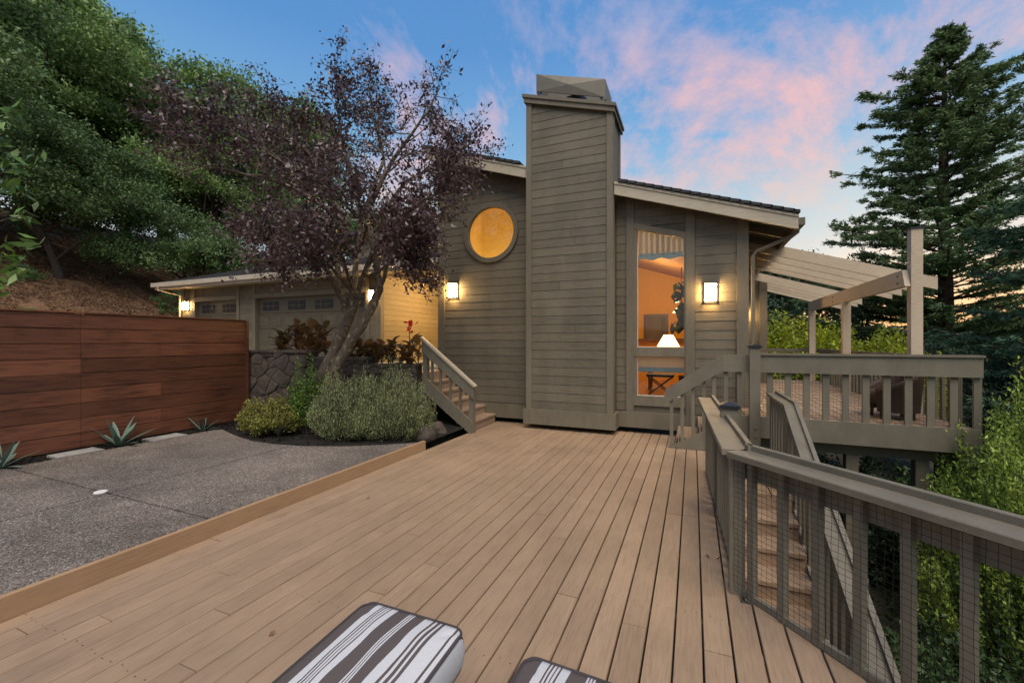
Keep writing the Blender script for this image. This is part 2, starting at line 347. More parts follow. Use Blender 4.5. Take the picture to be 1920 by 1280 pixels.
# mulch bed in front of the planter and along the fence
bed = MB(); bed.poly([(-8.2, -3, .085), (-3.8, -3, .085), (-3.8, 7.0, .085), (-8.2, 6.4, .085)], (0, 0, .01))
bo = bed.build('planting_bed', 'mulch'); bo['kind'] = 'structure'
n = 5000; cx = RNG.uniform(-8.1, -7.5, n); cy = RNG.uniform(-.5, 6, n); m_ = RNG.random(n) < .4
cx = np.where(m_, RNG.uniform(-7.6, -3.85, n), cx); cy = np.where(m_, RNG.uniform(4.3, 6.3, n), cy)
Vc, Fc = leaves(np.stack([cx, cy, np.full(n, .104) + RNG.random(n) * .02], 1), rdir(n) * [1, 1, .25], RNG.uniform(.02, .06, n), RNG.uniform(.01, .025, n))
chips = np_mesh('bark_chips', Vc, Fc, 'mulch'); tag(chips, 'dark bark chips covering the planting bed', 'mulch', kind='stuff')
# leaf litter / wood chips on the hillside
n = 70000; cx = RNG.uniform(-36, -18.5, n); cy = RNG.uniform(2, 20, n); cz = terrain(cx, cy) + .03
Vc, Fc = leaves(np.stack([cx, cy, cz], 1), rdir(n) * [1, 1, .5], RNG.uniform(.05, .13, n), RNG.uniform(.03, .07, n))
lit = np_mesh('leaf_litter', Vc, Fc, 'litter'); tag(lit, 'brown wood chips and leaf litter on the hillside', 'mulch', kind='stuff')
# ------------------------------------------------------------------ patio of exposed aggregate
def clip(poly, a, b, c):
    """keep a*x+b*y<=c"""
    out = []
    for i in range(len(poly)):
        p, q = poly[i], poly[(i + 1) % len(poly)]; dp = a * p[0] + b * p[1] - c; dq = a * q[0] + b * q[1] - c
        if dp <= 0: out.append(p)
        if (dp < 0 < dq) or (dq < 0 < dp):
            t_ = dp / (dp - dq); out.append((p[0] + (q[0] - p[0]) * t_, p[1] + (q[1] - p[1]) * t_))
    return out
patio = bpy.data.objects.new('patio', None); link(patio); patio['kind'] = 'structure'
curve = [(-3.80, 5.38), (-4.2, 5.05), (-4.64, 4.77), (-5.2, 4.54), (-5.72, 4.45), (-6.2, 4.46), (-6.65, 4.56), (-7.1, 4.7), (-7.5, 4.84), (-7.6, 4.75)]
outline = [(-7.62, -3), (-3.80, -3)] + curve
g = .011
for (qx, qy) in ((0, 0), (1, 0), (0, 1), (1, 1)):
    p = clip(outline, 1 if qx == 0 else -1, 0, -5.4 - g if qx == 0 else 5.4 - g)
    p = clip(p, 0, 1 if qy == 0 else -1, 2.36 - g if qy == 0 else -2.36 - g)
    MB().poly([(x, y, .09) for x, y in p], (0, 0, .038)).build('slab', 'aggregate', patio)
o = MB().lathe([(.055, 0), (.055, .010), (.045, .015), (.001, .016)], (-5.5, 2.34, .129), 24).build('drain_cover', 'white_paint'); tag(o, 'small round white drain cover on the concrete joint', 'drain cover')
for k, (x, y) in enumerate(((-7.78, 3.05), (-7.74, 4.1))):
    o = MB().box(x - .15, x + .15, y - .24, y + .24, .08, .135).build('stepping_stone', 'paver')
    tag(o, ['flat grey paver beside the fence, nearer the camera', 'flat grey paver beside the fence, nearer the shrubs'][k], 'paver', 'pavers along the fence')
# ------------------------------------------------------------------ main deck
deck = thing('deck', 'wide tan painted timber deck leading to the house', 'deck')
BW = .146; x = -3.742; i = 0
def cut_deck(p):
    out = [p]
    xs = [q[0] for q in p]; mx = max(xs)
    if mx > .14:
        a = clip(p, 1.09, 1, 3.15 + .27 * 1.09 - .01)             # in front of the diagonal railing
        b = clip(p, .042, 1, 1e9); b = clip(b, 1, .042, .272 + 3.15 * .042)  # left of the side railing
        b = clip(b, 0, -1, -3.05)
        c = clip(clip(p, 0, -1, -5.32), 0, 1, 7.05) if mx < 1.15 else []
        a = clip(a, 0, 1, 3.05) if b and len(b) > 2 else a
        out = [q for q in (a, b, c) if len(q) > 2]
        if b and c and len(b) > 2 and len(c) > 2:
            b = clip(b, 0, 1, 5.32); out = [q for q in (a, b, c) if len(q) > 2]
    return out
while x < 3.0:
    gap = .0055 + .004 * min(1, max(0, (x + 3.2) / 3.2)); w0, w1 = x, x + BW - gap
    ys = [-1.5]
    while ys[-1] < 8.1:
        ys.append(min(8.12, ys[-1] + random.choice([2.44, 3.05, 3.66, 4.27, 4.88]) * random.uniform(.85, 1.05)))
    if ys[-1] - ys[-2] < .5: ys.pop(-2)
    for y0, y1 in zip(ys[:-1], ys[1:]):
        p = [(w0, y0 + .0025), (w1, y0 + .0025), (w1, y1 - .0025), (w0, y1 - .0025)]
        dz = random.uniform(-.0015, .0015); tw = random.uniform(-.0012, .0012)
        for q in cut_deck(p):
            if max(v[1] for v in q) - min(v[1] for v in q) < .05: continue
            # chamfered plank: slightly narrower top face
            cxm = (w0 + w1) / 2; mb = MB(); nq = len(q)
            lo = [(px, py, -.038 + dz) for px, py in q]; md = [(px, py, -.006 + dz) for px, py in q]
            up = [(cxm + (px - cxm) * .955, py, dz + (px - cxm) * tw * 10) for px, py in q]
            mb.v = lo + md + up; mb.f = [tuple(range(nq - 1, -1, -1)), tuple(range(2 * nq, 3 * nq))]
            for a in range(nq):
                b = (a + 1) % nq; mb.f += [(a, b, nq + b, nq + a), (nq + a, nq + b, 2 * nq + b, 2 * nq + a)]
            mb.build('board', 'deck_paint', deck)
    x += BW; i += 1
V_ = []; F_ = []
for k in range(12):      # screw heads over the joists
    for i_ in range(27):
        for f_ in (.25, .72):
            cx_, cy_ = -3.742 + (i_ + f_) * BW + random.uniform(-.008, .008), -1.18 + k * .8 + random.uniform(-.012, .012)
            if cx_ > .1 and cy_ > 3.0 - (cx_ - .27): continue
            b_ = len(V_); V_ += [(cx_ + .0038 * math.cos(a_ * 1.0472), cy_ + .0038 * math.sin(a_ * 1.0472), .0022) for a_ in range(6)]; F_.append(tuple(range(b_, b_ + 6)))
so = np_mesh('screw_heads', np.array(V_), np.array(F_), 'black_metal', deck); so['kind'] = 'stuff'
MB().box(-3.79, -3.745, -1.6, 5.46, -.2, .142).build('kerb_board', 'kerb_paint', deck)
for k in range(12): MB().box(-3.74, 2.4 if k < 5 else (.2 if k < 9 else 1.1), -1.2 + k * .8, -1.16 + k * .8, -.24, -.040).build('joist', 'trim', deck)
MB().bar((.30, 3.14, -.15), (3.0, .19, -.15), .04, .24).build('rim_board', 'rail_paint', deck)
MB().bar((.28, 3.16, -.15), (.17, 5.3, -.15), .04, .24).build('rim_board', 'rail_paint', deck)
for (x, y) in ((.1, 3.2), (1.9, 1.1), (.1, 5.4), (-1.8, 1.2), (-1.8, 5.4)):
    MB().box(x - .07, x + .07, y - .07, y + .07, float(terrain(x, y)) - .3, -.24).build('support_post', 'trim', deck)
for (px, py) in ((1327, 1045), (1347, 1047), (640, 905), (690, 935), (510, 1190)):   # fallen leaves
    d = 1.65 * 800 / (py - 640); p = pix(px, py, d); V_, F_ = leaves(np.array([[p.x, p.y, .012]]), rdir(1) * [1, 1, .2], .045, .022)
    o = np_mesh('fallen_leaf', V_, F_, 'terracotta_leaf')
    tag(o, {1327: 'dry curled leaf on the deck left of the railing', 1347: 'orange dry leaf against the foot of the railing', 640: 'tiny dry leaf on the deck near the concrete', 690: 'tiny dry leaf in the middle of the deck', 510: 'small dry leaf left of the striped cushion'}[px], 'leaf', 'fallen leaves on the deck')
# ------------------------------------------------------------------ house
house = thing('house', 'olive taupe timber house with tall chimney and sloping roof', 'house', (-2, 8, 0))
house.location = (0, 0, 0)
WY = 8.0
def roof_z(X): return 4.09 - .325 * X          # top of the shingles
def board_xz(parent, pts, Y, m='siding', name='siding_board', thick=.02, flip=1):
    """lap siding piece from an XZ outline facing -Y: the lower edge stands proud"""
    z0 = min(p[1] for p in pts); z1 = max(p[1] for p in pts)
    q = [(px, Y - .006 - .006 * (z1 - pz) / max(.05, z1 - z0), pz) for px, pz in pts]
    MB().poly(q, (0, thick, 0)).build(name, m, parent)
def siding(parent, x0, x1, z0, z1, Y, top=None, hole=None, exp=.16, m='siding', skip=None):
    z = z0; X0, X1 = x0, x1; todo = []
    while z < z1:
        cut = random.uniform(X0 + .35, X1 - .35) if (X1 - X0 > 1.2 and not hole and random.random() < .35) else None
        todo += [(z, X0, X1)] if cut is None else [(z, X0, cut - .0015), (z, cut + .0015, X1)]
        z += exp
    for z, x0, x1 in todo:
        za, zb = z, min(z + exp - .004, z1)
        p = [(x0, za), (x1, za), (x1, zb), (x0, zb)]
        if top: p = clip(p, top[0], 1, top[1])
        if skip:   # rectangular opening: (xa, xb, za, zb)
            xa, xb, sa, sb = skip
            pieces = []
            if zb > sa and za < sb:
                l = clip(p, 1, 0, xa); r = clip(p, -1, 0, -xb); mid = clip(clip(p, -1, 0, -xa), 1, 0, xb)
                pieces = [l, r]
                if za < sa: pieces.append(clip(mid, 0, 1, sa))
                if zb > sb: pieces.append(clip(mid, 0, -1, -sb))
            else: pieces = [p]
        elif hole:
            cx, cz, rr = hole
            if zb > cz - rr and za < cz + rr:
                zs = np.linspace(za, zb, 7); hw = np.sqrt(np.maximum(0, rr * rr - (zs - cz) ** 2))
                pieces = [[(x0, za)] + [(cx - h, zz_) for h, zz_ in zip(hw, zs)] + [(x0, zb)], [(x1, zb)] + [(cx + h, zz_) for h, zz_ in zip(hw[::-1], zs[::-1])] + [(x1, za)]]
            else: pieces = [p]
        else: pieces = [p]
        for q in pieces:
            if len(q) > 2 and max(v[0] for v in q) - min(v[0] for v in q) > .01: board_xz(parent, q, Y, m)
# left wall with the round window
CX, CZ, CR = -3.865, 3.905, .575
lw = MB(); n = 48
ang = [2 * math.pi * (k + .5) / n for k in range(n + 1)]
def sq(a):
    c, s_ = math.cos(a), math.sin(a); k = .9 / max(abs(c), abs(s_)); return (CX + c * k, CZ + s_ * k)
for a, b in zip(ang[:-1], ang[1:]):
    pts = [(CX + CR * math.cos(a), CZ + CR * math.sin(a)), sq(a), sq(b), (CX + CR * math.cos(b), CZ + CR * math.sin(b))]
    lw.poly([(px, WY + .016, pz) for px, pz in pts], (0, .12, 0))
lw.box(-5.1, CX - .9, WY + .016, WY + .136, .1, 4.9); lw.box(CX - .9, CX + .9, WY + .016, WY + .136, .1, CZ - .9)
lw.poly([(-5.1, WY + .016, 4.8), (CX + .9, WY + .016, 4.8), (CX + .9, WY + .016, roof_z(CX + .9) - .14), (-5.1, WY + .016, roof_z(-5.1) - .14)], (0, .12, 0))
lw.box(-5.1, -4.98, WY + .136, 16, .1, 5.3)
wall_l = lw.build('wall', 'siding', house)
siding(wall_l, -4.98, -2.9, .40, 5.6, WY, (.325, 4.09 - .16), (CX, CZ, CR))
MB().box(-5.14, -4.98, WY - .035, WY + .02, .1, roof_z(-5.06) - .14).build('corner_board', 'trim', house)
MB().box(-5.1, -2.9, WY - .05, WY + .01, .10, .385).build('skirt_board', 'trim', house)
fr_ = MB()
for a, b in zip(ang[:-1], ang[1:]):
    ring = [(r_ * math.cos(t_), r_ * math.sin(t_)) for r_, t_ in ((.525, a), (.62, a), (.62, b), (.525, b))]
    fr_.poly([(CX + p, WY - .055, CZ + q) for p, q in ring], (0, .10, 0))
rw = fr_.build('round_window', 'trim', house, label='round window with a thick timber ring')
MB().poly([(CX + .53 * math.cos(a), WY + .03, CZ + .53 * math.sin(a)) for a in ang[:-1]], (0, .006, 0)).build('pane', 'window_glass', rw)
# chimney
CY0, CY1 = 7.65, 8.45
def ctop(X): return 5.99 - .31 * (X + 2.12)     # sloping chimney top
ch = MB().poly([(-2.92, CY0 + .016, .2), (-1.32, CY0 + .016, .2), (-1.32, CY0 + .016, ctop(-1.32)), (-2.92, CY0 + .016, ctop(-2.92))], (0, CY1 - CY0 - .03, 0)).build('chimney', 'siding', house)
siding(ch, -2.83, -1.41, .37, 6.4, CY0, (.31, 5.99 - .31 * 2.12 - .10))
for x0, x1 in ((-2.94, -2.83), (-1.41, -1.30)):
    xm = (x0 + x1) / 2; MB().poly([(x0, CY0 - .035, .36), (x1, CY0 - .035, .36), (x1, CY0 - .035, ctop(x1) - .05), (x0, CY0 - .035, ctop(x0) - .05)], (0, .05, 0)).build('corner_board', 'trim', ch)
for y0, y1 in ((CY0 + .017, CY0 + .12), (CY1 - .12, CY1)):
    MB().box(-1.318, -1.295, y0, y1, .36, ctop(-1.30) - .06).build('corner_board', 'trim', ch)
MB().box(-2.99, -1.25, CY0 - .06, CY1 - .1, .09, .37).build('base_board', 'trim', ch)
sl = Vector((1, 0, -.31)).normalized()
for (o0, z0, hh) in ((.035, -.05, .09), (.06, .04, .06)):
    p = [(-2.94 - o0, CY0 - .04 - o0, ctop(-2.94 - o0) + z0), (-1.30 + o0, CY0 - .04 - o0, ctop(-1.30 + o0) + z0), (-1.30 + o0, CY0 - .04 - o0, ctop(-1.30 + o0) + z0 + hh), (-2.94 - o0, CY0 - .04 - o0, ctop(-2.94 - o0) + z0 + hh)]
    MB().poly(p, (0, CY1 - CY0 + .08 + 2 * o0, 0)).build('cap_trim', 'trim', ch)
# metal shroud: four creased panels standing above the cap, flue ring between
sx0, sx1, sy0, sy1 = -2.78, -1.46, CY0 + .10, CY1 - .05
def panel(a, b, z0, z1, out):
    a, b, out = Vector(a), Vector(b), Vector(out); q = [a + Vector((0, 0, ctop(a.x) + z0)), b + Vector((0, 0, ctop(b.x) + z0)), b + Vector((0, 0, ctop(b.x) + z1)), a + Vector((0, 0, ctop(a.x) + z1))]
    c = sum(q, Vector()) / 4 + out * .03; mb = MB(); mb.v = [tuple(p) for p in q] + [tuple(c)] + [tuple(p - out * .02) for p in q]
    mb.f = [(0, 1, 4), (1, 2, 4), (2, 3, 4), (3, 0, 4), (8, 7, 6, 5), (0, 5, 6, 1), (1, 6, 7, 2), (2, 7, 8, 3), (3, 8, 5, 0)]
    mb.build('shroud_panel', 'metal_shroud', ch)
panel((sx0, sy0, 0), (sx1, sy0, 0), .27, .60, (0, -1, 0)); panel((sx1, sy0, 0), (sx1, sy1, 0), .24, .60, (1, 0, 0))
panel((sx1, sy1, 0), (sx0, sy1, 0), .27, .60, (0, 1, 0)); panel((sx0, sy1, 0), (sx0, sy0, 0), .24, .60, (-1, 0, 0))
MB().tube([(-2.1, 8.05, 5.95), (-2.1, 8.05, 6.27)], .24, 20).build('flue', 'cap_metal', ch)
for (x, y) in ((-2.7, sy0 + .05), (-1.54, sy0 + .05), (-1.54, sy1 - .06), (-2.7, sy1 - .06)): MB().box(x - .02, x + .02, y - .02, y + .02, ctop(x), ctop(x) + .3).build('shroud_leg', 'metal_shroud', ch)
# right wall with the tall window
XL, XR = -.945, -.125
def wtop(X): return 3.70 - .30 * (X - XL)
rwall = MB(); YB = WY + .016
rwall.box(-1.5, XL, YB, YB + .12, .1, 4.2); rwall.poly([(XR, YB, .1), (.82, YB, .1), (.82, YB, roof_z(.82) - .14), (XR, YB, roof_z(XR) - .14)], (0, .12, 0))
rwall.box(XL, XR, YB, YB + .12, .1, .67); rwall.box(XL, XR, YB, YB + .12, 1.39, 1.54)
rwall.poly([(XL, YB, wtop(XL)), (XR, YB, wtop(XR)), (XR, YB, roof_z(XR) - .14), (XL, YB, roof_z(XL) - .14)], (0, .12, 0))
rwall.poly([(-1.5, YB, 4.1), (XL, YB, 4.1), (XL, YB, roof_z(XL) - .14), (-1.5, YB, roof_z(-1.5) - .14)], (0, .12, 0))
rwall.box(.70, .82, YB + .12, 16, .1, 3.6)
wall_r = rwall.build('wall', 'siding', house)
TOPC = (.325, 4.09 - .16)
siding(wall_r, -1.30, -1.12, .40, 4.6, WY, TOPC); siding(wall_r, .035, .665, .40, 4.2, WY, TOPC)
z = wtop(XL) + .1
siding(wall_r, -.985, -.125, 3.72, 4.6, WY, TOPC)
def vboard(x0, x1, z0, zt=None, pr=.04, name='trim_board', parent=house):
    a = zt if zt else roof_z(x0) - .14; b = zt if zt else roof_z(x1) - .14
    MB().poly([(x0, WY - pr, z0), (x1, WY - pr, z0), (x1, WY - pr, b), (x0, WY - pr, a)], (0, pr + .015, 0)).build(name, 'trim', parent)
vboard(-1.12, -.985, .386); vboard(-.12, .03, .386); vboard(.665, .84, .386, pr=.05, name='corner_board')
MB().box(.80, .842, WY + .016, WY + .2, .386, 3.66).build('corner_board', 'trim', house)
MB().box(-1.30, .84, WY - .05, WY + .01, .10, .383).build('skirt_board', 'trim', house)
win = MB(); win.box(-.984, -.121, WY - .03, WY + .02, 1.385, 1.545)     # mullion between the panes
win.box(-.984, -.121, WY - .03, WY + .02, .50, .675)
win.poly([(-.984, WY - .03, wtop(XL) - .01), (-.121, WY - .03, wtop(XR) - .01), (-.121, WY - .03, wtop(XR) + .09), (-.984, WY - .03, wtop(XL) + .09)], (0, .05, 0))
win.box(-.984, -.93, WY - .02, WY + .02, .676, 1.384); win.box(-.984, -.93, WY - .02, WY + .02, 1.546, wtop(XL) - .02)
win.box(-.145, -.121, WY - .02, WY + .02, .676, 1.384); win.box(-.145, -.121, WY - .02, WY + .02, 1.546, wtop(XR) - .02)
tw_ = win.build('tall_window', 'trim', house, label='tall window with a sloping head above a small pane')
MB().poly([(-.93, WY + .03, 1.545), (-.145, WY + .03, 1.545), (-.145, WY + .03, wtop(-.145)), (-.93, WY + .03, wtop(-.93))], (0, .006, 0)).build('pane', 'window_glass', tw_)
MB().box(-.93, -.145, WY + .03, WY + .036, .675, 1.385).build('pane', 'window_glass', tw_)
bead = MB()
for (za, zb, xa) in ((.676, 1.384, 0), (1.546, 3.45, 0)):
    bead.box(-.93, -.922, WY + .022, WY + .03, za, zb); bead.box(-.93, -.145, WY + .0205, WY + .03, za, za + .008)
bead.build('sash_bead', 'white_paint', tw_)
# roof: deck, stepped shingle courses, fascia, rafter tails
RY0, RY1 = 7.70, 16.2; RX0, RX1 = -5.25, 1.47
def rp(X, off=0): return (X, roof_z(X) + off)
roof = MB()
def slab(mb, xa, xb, ya, yb, o0, o1):
    mb.poly([(xa, ya, roof_z(xa) + o0), (xb, ya, roof_z(xb) + o0), (xb, ya, roof_z(xb) + o1), (xa, ya, roof_z(xa) + o1)], (0, yb - ya, 0))
slab(roof, RX0, -2.95, RY0, RY1, -.10, -.03); slab(roof, -1.29, RX1, RY0, RY1, -.10, -.03); slab(roof, -2.95, -1.29, CY1 + .01, RY1, -.10, -.03)
roof_o = roof.build('roof', 'trim', house)
x = RX0
while x < RX1:
    x1 = min(x + .145, RX1 + .02)
    for ya in ([RY0 - .085] if (x1 < -2.96 or x > -1.27) else [CY1 + .02]):
        mb = MB(); mb.poly([(x - .02, ya, roof_z(x - .02) - .029), (x1, ya, roof_z(x1) - .010), (x1, ya, roof_z(x1) + .034), (x - .02, ya, roof_z(x - .02) + .024)], (0, RY1 - ya, 0)); mb.build('shingle_course', 'shingle', roof_o)
    x += .145
for xa, xb in ((RX0, -2.945), (-1.285, RX1)):
    mb = MB(); slab(mb, xa, xb, RY0 - .045, RY0 - .002, -.255, -.034); mb.build('fascia_board', 'fascia', roof_o)
    mb = MB(); slab(mb, xa, xb, RY0 - .06, RY0 - .046, -.075, -.034); mb.build('drip_edge', 'fascia', roof_o)
for y in np.arange(8.4, 16, .8):
    mb = MB(); slab(mb, .845, 1.42, y, y + .05, -.24, -.101); mb.build('rafter_tail', 'trim', roof_o)
MB().box(1.44, 1.48, RY0 - .04, RY1, roof_z(1.47) - .25, roof_z(1.47) - .05).build('eave_fascia', 'trim', roof_o)
MB().box(1.48, 1.58, RY0 + .06, RY1, roof_z(1.47) - .17, roof_z(1.47) - .06).build('gutter', 'trim', roof_o)
MB().tube([(1.50, 7.88, 3.50), (1.50, 7.88, 3.36), (1.42, 7.89, 3.30), (.96, 7.95, 3.12), (.90, 7.96, 3.04), (.90, 7.96, .60)], .032, 8).build('downspout', 'trim', house)
# bump-out further back on the right and upper storey behind the garage
side = MB(); side.box(.70, 1.75, 12.9, 16, .1, 3.4); bump = side.build('rear_wing', 'siding', house)
siding(bump, .845, 1.6, .56, 3.4, 12.88); MB().box(1.6, 1.78, 12.83, 12.899, .5, 3.4).build('corner_board', 'trim', bump)
up = MB(); up.box(-12.5, -5.15, 13.4, 18, 1, 5.9); upper = up.build('upper_storey', 'siding', house)
siding(upper, -12.4, -5.2, 4.4, 5.9, 13.38, exp=.16); MB().poly([(-12.9, 13.0, 5.88), (-5.0, 13.0, 5.88), (-5.0, 18.4, 5.88), (-12.9, 18.4, 5.88)], (0, 0, .14)).build('flat_roof', 'shingle', upper)
# room behind the windows
room = MB(); FZ = .55
room.box(-4.9, .66, 14.0, 14.1, FZ, 5.4)
room.box(-2.62, -2.52, 8.5, 11.0, FZ, 5.0); room.box(-4.97, -4.9, 8.2, 14, FZ, 5.6); room.box(.60, .69, 8.2, 14, FZ, 3.8)
room.build('interior_wall', 'wall_warm', house)
MB().box(-4.95, .69, 8.16, 14.05, FZ - .05, FZ).build('interior_floor', 'wood_floor', house)
mb = MB(); slab(mb, -2.5, .69, 8.14, 14.05, -.62, -.52); mb.build('interior_ceiling', 'wood_ceiling', house)
MB().box(-4.9, -2.62, 9.5, 9.6, FZ, 5.2).build('interior_wall', 'wall_gold', house); mb = MB(); slab(mb, -4.95, -2.52, 8.14, 10.3, -.22, -.12); mb.build('interior_ceiling', 'wall_gold', house); MB().box(-4.89, -4.86, 8.2, 10.2, FZ, 5.3).build('interior_wall', 'wall_gold', house); MB().box(-2.65, -2.63, 8.2, 10.2, FZ, 4.7).build('interior_wall', 'wall_gold', house)
# ------------------------------------------------------------------ garage wing
gar = thing('garage', 'low garage wing with two panelled doors and grey shingle roof', 'garage')
GY_, GX0, GX1, GZ0 = 10.0, -17.8, -8.42, 1.0
D1, D2 = (-17.0, -14.7), (-13.74, -8.95)
gw = MB(); DT = 3.12
gw.box(GX0, D1[0], GY_, GY_ + .15, GZ0, 3.62); gw.box(D1[1], D2[0], GY_, GY_ + .15, GZ0, 3.62); gw.box(D2[1], GX1, GY_, GY_ + .15, GZ0, 3.62)
gw.box(D1[0], D1[1], GY_, GY_ + .15, DT, 3.62); gw.box(D2[0], D2[1], GY_, GY_ + .15, DT, 3.62)
gw.box(GX1 - .15, GX1, GY_ + .15, 16, GZ0, 3.62); gw.box(GX0, GX0 + .15, GY_ + .15, 16, GZ0, 4.0); gw.box(GX0, GX1, 16, 16.15, GZ0, 3.62)
gwall = gw.build('wall', 'siding', gar)
z = GZ0
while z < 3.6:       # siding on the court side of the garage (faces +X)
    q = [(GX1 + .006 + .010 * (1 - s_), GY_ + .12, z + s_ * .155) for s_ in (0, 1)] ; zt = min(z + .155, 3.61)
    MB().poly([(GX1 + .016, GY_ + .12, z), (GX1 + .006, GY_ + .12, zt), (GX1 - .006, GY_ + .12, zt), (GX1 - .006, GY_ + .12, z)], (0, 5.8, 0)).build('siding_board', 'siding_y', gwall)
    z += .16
for xa, xb in ((GX0 + .14, D1[0] - .14), (D1[1] + .14, D2[0] - .14), (D2[1] + .14, GX1 - .14)):
    siding(gwall, xa, xb, GZ0 + .02, 3.6, GY_)
for xa, xb in ((D1[0], D1[1]), (D2[0], D2[1])): siding(gwall, xa, xb, DT + .16, 3.6, GY_)
tr2 = MB()
for (xa, xb) in ((D1[0] - .14, D1[0]), (D1[1], D1[1] + .14), (D2[0] - .14, D2[0]), (D2[1], D2[1] + .14), (GX0 - .01, GX0 + .13)):
    MB().box(xa, xb, GY_ - .04, GY_ - .001, GZ0, 3.6).build('trim_board', 'trim', gar)
MB().box(GX1 - .14, GX1 + .03, GY_ - .04, GY_ + .115, GZ0, 3.6).build('corner_board', 'trim', gar)
for d0, d1 in (D1, D2): MB().box(d0, d1, GY_ - .038, GY_ - .002, DT, DT + .15).build('door_header', 'trim', gar)
for d0, d1, nw in ((D1[0], D1[1], 2), (D2[0], D2[1], 4)):
    dm = MB().box(d0, d1, GY_ + .12, GY_ + .16, GZ0, DT).build('garage_door', 'garage_paint_shaded', gar)
    for r_ in range(4):
        za = GZ0 + .03 + r_ * .525
        MB().box(d0 + .01, d1 - .01, GY_ + .10, GY_ + .121, za, za + .51).build('panel', 'garage_paint_shaded', dm)
        if r_ < 3:
            for c_ in range(nw * 2):
                wv = (d1 - d0) / (nw * 2); MB().box(d0 + c_ * wv + .1, d0 + (c_ + 1) * wv - .1, GY_ + .088, GY_ + .101, za + .1, za + .42).build('raised_panel', 'garage_paint_shaded', dm)
    wv = (d1 - d0) / nw
    for c_ in range(nw):
        xa, xb = d0 + c_ * wv + .22, d0 + (c_ + 1) * wv - .22
        MB().box(xa, xb, GY_ + .085, GY_ + .099, DT - .42, DT - .14).build('door_window', 'cap_metal', dm)
        mu = MB()
        for k in (1, 2): mu.box(xa + (xb - xa) * k / 3 - .012, xa + (xb - xa) * k / 3 + .012, GY_ + .078, GY_ + .085, DT - .42, DT - .14)
        mu.box(xa, xb, GY_ + .079, GY_ + .0845, DT - .29, DT - .27); mu.build('muntin', 'garage_paint_shaded', dm)
EY, EZ = 9.4, 3.80
gr = MB(); gs = .30; RXa, RXb = -18.4, -5.16; rzm = EZ + gs * 3.5
gr.poly([(RXa, EY, EZ - .06), (RXa, EY, EZ), (RXa, EY + 3.5, rzm), (RXa, EY + 7, EZ), (RXa, EY + 7, EZ - .06), (RXa, EY + 3.5, rzm - .06)], (RXb - RXa, 0, 0))
gro = gr.build('roof', 'shingle', gar)
for k in range(24):
    y0 = EY - .03 + k * .145; z0 = EZ + gs * (y0 - EY)
    MB().poly([(RXa - .02, y0, z0 + .012), (RXa - .02, y0, z0 + .030), (RXa - .02, y0 + .17, z0 + .145 * gs + .020), (RXa - .02, y0 + .17, z0 + .145 * gs + .008)], (RXb - RXa + .02, 0, 0)).build('shingle_course', 'shingle', gro)
MB().box(RXa - .05, RXb, EY - .11, EY - .005, EZ - .15, EZ - .005).build('gutter', 'gutter', gro)
MB().box(RXa, RXb, EY - .004, EY + .03, EZ - .24, EZ - .065).build('fascia_board', 'gutter', gro)
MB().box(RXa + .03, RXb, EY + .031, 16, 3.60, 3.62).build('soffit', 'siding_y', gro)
mb = MB(); mb.poly([(RXa, EY, EZ - .22), (RXa, EY, EZ - .03), (RXa, EY + 3.5, rzm - .03), (RXa, EY + 3.5, rzm - .22)], (.035, 0, 0)); mb.build('rake_board', 'gutter', gro)
MB().tube([(-18.1, EY - .06, EZ - .15), (-18.1, EY - .06, EZ - .26), (-17.86, GY_ - .06, EZ - .42), (-17.86, GY_ - .06, GZ0)], .035, 8).build('downspout', 'gutter', gro)
# ------------------------------------------------------------------ driveway path level with the entry
o = MB().box(-19, -4.95, 6.9, 10.6, .98, 1.03).build('driveway', 'paver'); o['kind'] = 'structure'
o = MB().box(-8.40, -5.16, 10.6, 16, .98, 1.032).build('entry_path', 'paver'); o['kind'] = 'structure'
# ------------------------------------------------------------------ wall sconces
def sconce(x, y, z, label, wd=.21, ht=.34):
    t_ = thing('wall_sconce', label, 'wall lamp', (x, y, z), 'lit box sconces on the walls'); h = ht / 2; w2 = wd / 2
    MB().box(-w2 - .012, w2 + .012, -.018, -.001, -h - .01, h + .01).build('back_plate', 'cap_metal', t_)
    MB().box(-w2 + .018, w2 - .018, -.095, -.019, -h + .03, h - .03).build('glass_box', 'lamp_glass', t_)
    f = MB(); 
    for sx in (-1, 1):
        f.box(sx * w2 - .010, sx * w2 + .010, -.115, -.097, -h, h)
        f.box(sx * w2 - .010, sx * w2 + .010, -.0965, -.019, -h, -h + .02)
    f.box(-w2 + .011, w2 - .011, -.114, -.098, h - .022, h); f.box(-w2 + .011, w2 - .011, -.114, -.098, -h, -h + .022)
    f.build('frame', 'dark_wood', t_)
    MB().box(-w2, w2, -.096, -.019, h - .02, h - .002).build('top_plate', 'dark_wood', t_)
sconce(-4.76, WY - .017, 2.745, 'lit box sconce on the wall below the round window')
sconce(.27, WY - .017, 2.475, 'lit box sconce right of the tall window')
sconce(-17.5, GY_ - .017, 2.98, 'lit box sconce at the far left end of the garage', .26, .34)
sconce(-8.68, GY_ - .017, 3.0, 'lit box sconce behind the plum tree trunk on the garage corner', .21, .34)
sconce(1.22, 12.86, 2.35, 'lit box sconce on the rear wing beyond the downspout')
pl = thing('porch_light', 'warm ceiling light under the entry porch roof', 'ceiling lamp', (-6.6, 11.6, 3.6))
MB().lathe([(.14, 0), (.15, -.03), (.14, -.06)], (0, 0, 0), 20).build('housing', 'cap_metal', pl)
MB().lathe([(.12, -.061), (.10, -.10), (.02, -.12)], (0, 0, 0), 20).build('diffuser', 'lamp_glass', pl)
